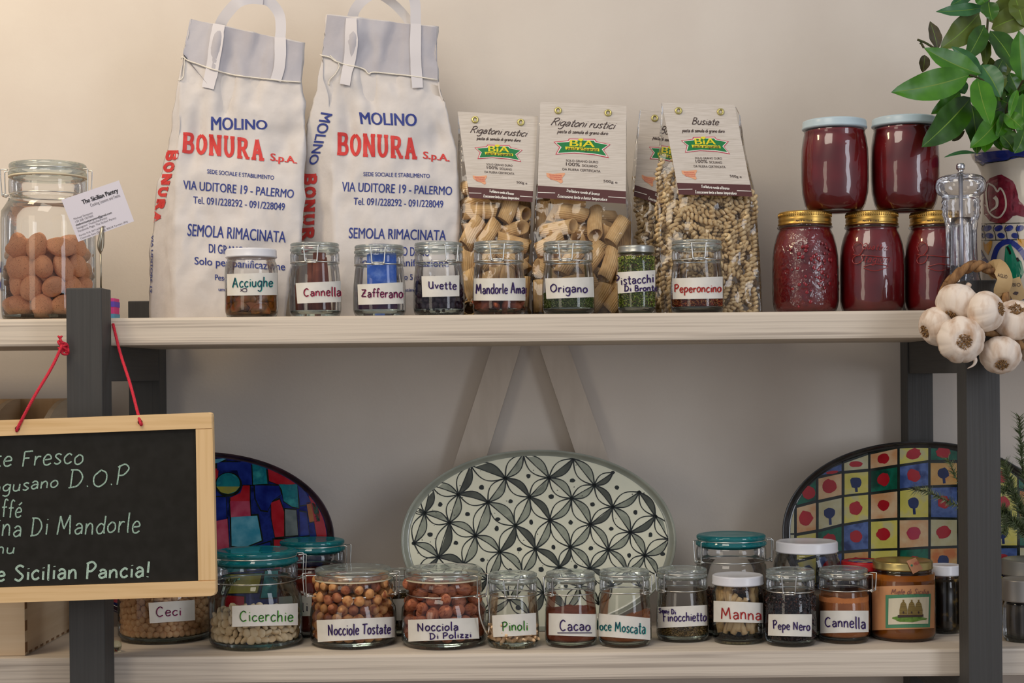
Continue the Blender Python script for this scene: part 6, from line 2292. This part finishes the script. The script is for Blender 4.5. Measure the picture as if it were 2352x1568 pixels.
for pts in ([(2272, -20, 2.215), (2269, 40, 2.22), (2266, 100, 2.22), (2266, 160, 2.215), (2290, 240, 2.24), (2330, 340, 2.28), (2350, 400, 2.285)],
            [(2227, 172, 2.17), (2245, 178, 2.175), (2268, 192, 2.185), (2298, 222, 2.21), (2330, 300, 2.25), (2350, 360, 2.28)],
            [(2352, 180, 2.17), (2338, 206, 2.19), (2322, 230, 2.20), (2310, 258, 2.20), (2330, 330, 2.25)],
            [(2170, 122, 2.2), (2145, 110, 2.2), (2125, 98, 2.2), (2107, 91, 2.2)], [(2122, 110, 2.2), (2116, 100, 2.2), (2113, 98, 2.2)]):
    n_ = len(pts)
    sp_ = smooth_path([P(x, y, Y) for x, y, Y in pts], 4)
    mk('stem', *tube_geo(sp_, .0016, 6), M_stem, bay)

# ================================================================ garlic braid
M_gar = mat('garlic_skin', '#ecdcca', .6, color2='#bf9c7c', scale=1, stretch=(70, 70, 22), fac=(.46, .74), bump=.15, sss=.0)
M_root = mat('garlic_root', '#86603a', .95, color2='#b08a5c', scale=400, bump=1.0, bscale=500)
M_straw = mat('straw', '#9c7448', .8, color2='#5d3d22', scale=1, stretch=(120, 120, 30), bump=.6)
gb = empty('garlic_braid', P(2240, 700, 2.06), 'plaited bunch of garlic bulbs hanging over the end of the shelf', 'garlic')


def bulb(px, py, r, Y, root, seed, sq=.88):
    c_ = P(px, py, Y)
    Rr = r * Y / F
    ax = Vector(root).normalized()          # towards the roots
    b1 = ax.orthogonal().normalized()
    b2 = ax.cross(b1)
    V, Fc = [], []
    nu, nv = 96, 30
    for j in range(nv + 1):
        th = PI * j / nv
        for i in range(nu):
            ph = 2 * PI * i / nu
            lob = 1 + .06 * abs(math.cos(4.5 * ph + seed)) ** .7 * math.sin(th) ** 1.2 + .022 * mn.noise(Vector((14 * math.cos(ph), 14 * math.sin(ph), seed))) * math.sin(th)
            rr = Rr * lob
            z = math.cos(th) * sq
            rad = math.sin(th)
            if th < .55:                    # dimple at the root
                z = (math.cos(.55) + .03 - .06 * (1 - th / .55)) * sq
            if th > 2.35:                   # neck
                u = (th - 2.35) / (PI - 2.35)
                z -= .42 * u ** 1.3
                rad = max(rad * (1 - .5 * u), .13)
            V.append(c_ + (b1 * math.cos(ph) * rad + b2 * math.sin(ph) * rad) * rr + ax * z * Rr)
    for j in range(nv):
        for i in range(nu):
            i2 = (i + 1) % nu
            Fc.append((j * nu + i, j * nu + i2, (j + 1) * nu + i2, (j + 1) * nu + i))
    o = mk('garlic_bulb', V, Fc, M_gar, gb)
    mb = MB()
    rn2 = random.Random(seed * 7 + 1)
    top = c_ + ax * Rr * sq * .86
    for k in range(110):
        a, q = rn2.uniform(0, 2 * PI), math.sqrt(rn2.random()) * Rr * .33
        s0 = top + b1 * math.cos(a) * q + b2 * math.sin(a) * q
        mb.tube([s0, s0 + ax * Rr * rn2.uniform(.03, .10) + b1 * rn2.uniform(-1, 1) * Rr * .05 + b2 * rn2.uniform(-1, 1) * Rr * .05], .0007, 4)
    mb.build('root_tuft', M_root, o)['kind'] = 'stuff'
    return o


bulb(2200, 698, 49, 2.066, (-.55, -.45, -.75), 1)
bulb(2265, 715, 45, 2.040, (.75, -.62, .12), 2, .9)
bulb(2152, 750, 44, 2.075, (-.95, -.3, -.35), 3)
bulb(2207, 780, 52, 2.035, (-.06, -1, -.12), 4, .8)
bulb(2330, 735, 48, 2.062, (-.12, -.75, .62), 5)
bulb(2298, 815, 45, 2.052, (-.12, -.72, -.62), 6)
bulb(2390, 800, 46, 2.08, (.4, -.8, -.3), 7)
mb = MB()
for k in range(3):
    pts = []
    for i in range(26):
        u = i / 25
        base = np.array((2172, 655, 2.085)) * (1 - u) ** 2 + 2 * u * (1 - u) * np.array((2240, 575, 2.08)) + u * u * np.array((2300, 640, 2.085))
        a = u * 14 + k * 2.1
        pts.append(P(base[0] + 4 * math.sin(a * .5), base[1] + 7 * math.sin(a), base[2] + .004 * math.cos(a)))
    mb.tube(smooth_path(pts, 2), .0044, 8)
mb.build('plait', M_straw, gb)
mb = MB()
for pts in ([(2186, 742, 2.07), (2230, 755, 2.08), (2275, 765, 2.08), (2352, 775, 2.09)], [(2160, 700, 2.10), (2185, 735, 2.085), (2240, 752, 2.08)], [(2175, 650, 2.10), (2160, 690, 2.10), (2180, 740, 2.09)], [(2300, 640, 2.1), (2310, 690, 2.09), (2290, 760, 2.085)], [(2330, 775, 2.08), (2352, 800, 2.08)]):
    mb.tube(smooth_path([P(p[0], p[1], p[2] - .02) for p in pts], 5), .0050, 7)
mb.build('dry_stalk', M_straw, gb)
mk('dry_skin', *tube_geo(smooth_path([P(2228, 815, 2.04), P(2240, 826, 2.038), P(2236, 838, 2.037), P(2222, 846, 2.036)], 5), [.0042 - .00024 * i for i in range(16)], 6), M_gar, gb)
mk('dry_skin', *tube_geo(smooth_path([P(2150, 682, 2.09), P(2158, 692, 2.088), P(2162, 702, 2.087)], 5), [.0012 + .0003 * i for i in range(11)], 6), M_straw, gb)
M_tag = mat('kraft_tag', '#b79a6c', .7, color2='#a98b5e', scale=40)
V, Fc = strip([(2268, 628, 2.09), (2292, 612, 2.075), (2308, 640, 2.065), (2300, 672, 2.07), (2320, 690, 2.09)], 36, 0)
tg = mk('paper_tag', V, Fc, M_tag, gb)
V, Fc = strip([(2326, 640, 2.09), (2334, 665, 2.085), (2344, 690, 2.088)], 34, 0)
t2 = mk('paper_tag', V, Fc, M_tag, gb)
mb = MB()
sg_ = on_mesh([tg, t2], .0004)
printed('AGLIO', [(2292, 627), (2314, 632), (2313, 640), (2291, 635)], sg_, mb, 0, 0, 1)
printed('BIO', [(2326, 650), (2344, 650), (2344, 658), (2326, 658)], sg_, mb, 0, 0, 1)
blob((2333, 673), 6, 4, sg_, mb, 0, 1, 10, .2)
mb.build('lettering', [M_ink], tg, False)

# ================================================================ rosemary and what stands past the post
M_need = mat('rosemary_needle', '#4c5c34', .7, color2='#6d7a50', scale=90)
M_need2 = mat('rosemary_pale', '#8a9070', .7, color2='#5a6644', scale=90)


def sprig(label, path, dens, l, m=M_need, pale=.3):
    sp_ = smooth_path([P(*p) for p in path], 8)
    t = empty('rosemary_sprig', sp_[-1], label, 'herb', 'rosemary sprigs by the post')
    mk('stem', *tube_geo(sp_, .0009, 5), M_stem, t)
    mb = MB()
    rn = random.Random(int(path[0][0]) + int(path[0][1]))
    n = len(sp_)
    for i in range(int(dens)):
        f = rn.random() ** .8
        k = min(n - 2, int(f * (n - 1)))
        p = Vector(sp_[k]) + (Vector(sp_[k + 1]) - Vector(sp_[k])) * rn.random()
        ax = (Vector(sp_[k]) - Vector(sp_[k + 1])).normalized()
        o_ = Vector([rn.gauss(0, 1) for _ in range(3)])
        d = (ax * .7 + (o_ - ax * o_.dot(ax)).normalized() * .9).normalized()
        L = l * rn.uniform(.6, 1.2)
        s1 = d.orthogonal().normalized() * .0010
        s2 = d.cross(s1).normalized() * .0007
        e = p + d * L
        mb.add([p + s1, p + s2, p - s1, p - s2, e], [(0, 1, 4), (1, 2, 4), (2, 3, 4), (3, 0, 4)], 1 if rn.random() < pale else 0)
    mb.build('needle_foliage', [M_need, M_need2], t, False)['kind'] = 'stuff'


E1, E2 = (2470, 1300, 2.285), (2482, 1446, 2.285)
sprig('pale rosemary sprig reaching across the chequered platter', [(2098, 1124, 2.25), (2130, 1128, 2.255), (2165, 1145, 2.26), (2200, 1160, 2.27), (2280, 1185, 2.28), (2380, 1230, 2.28), E1, E2], 420, .012, pale=.75)
sprig('green rosemary tip poking out beside the post by the platter', [(2176, 1052, 2.26), (2188, 1078, 2.262), (2198, 1100, 2.265), (2240, 1150, 2.27), (2340, 1210, 2.28), E1, E2], 170, .014, pale=.1)
sprig('tall rosemary sprig beyond the post, topmost', [(2340, 955, 2.27), (2345, 1010, 2.27), (2350, 1080, 2.27), (2375, 1180, 2.28), E1, E2], 560, .015, pale=.3)
sprig('bushy rosemary sprig beyond the post', [(2305, 1062, 2.26), (2318, 1105, 2.26), (2335, 1150, 2.26), (2370, 1210, 2.27), E1, E2], 1000, .016, pale=.3)
sprig('rosemary sprig arching back towards the post', [(2298, 1128, 2.255), (2310, 1122, 2.26), (2328, 1135, 2.265), (2358, 1180, 2.27), (2400, 1240, 2.275), E1, E2], 600, .014, pale=.35)
sprig('rosemary sprig with a drooping tip low beyond the post', [(2304, 1225, 2.245), (2312, 1205, 2.25), (2330, 1198, 2.255), (2358, 1215, 2.26), (2400, 1250, 2.27), E1, E2], 600, .013, pale=.3)
sprig('low bushy rosemary sprig hugging the far side of the post', [(2300, 1170, 2.24), (2312, 1180, 2.245), (2335, 1205, 2.25), (2375, 1240, 2.27), E1, E2], 1100, .016, pale=.4)

c_, R, Ht = place_lower(2302, 2446, 1275, 1459, .9)
t, c_, R, B = screwjar('glass_jar', 'grey-lidded jar of dark red preserve beyond the post', c_, R, Ht, .022, mat('grey_lid', '#8f8e88', .4, .4), lidr=.99)
fill(t, 'dark_preserve', c_, R, .004, B * .95, mat('cherry_preserve', '#2d0a0d', .3), .0002)
c_, R, Ht = place_lower(2304, 2400, 1322, 1477, .9)
t, c_, R, B = screwjar('storage_canister', 'steel-lidded clear canister beyond the post', c_, R, Ht, .030, mat('brushed_steel_lid', '#a5a19a', .4, .5), lidr=1.03)
fill(t, 'dark_spice', c_, R * .85, .006, B * .9, mat('dark_spice', '#4a4540', .7, color2='#8b857c', scale=1, stretch=(120, 120, 5)), .0005)
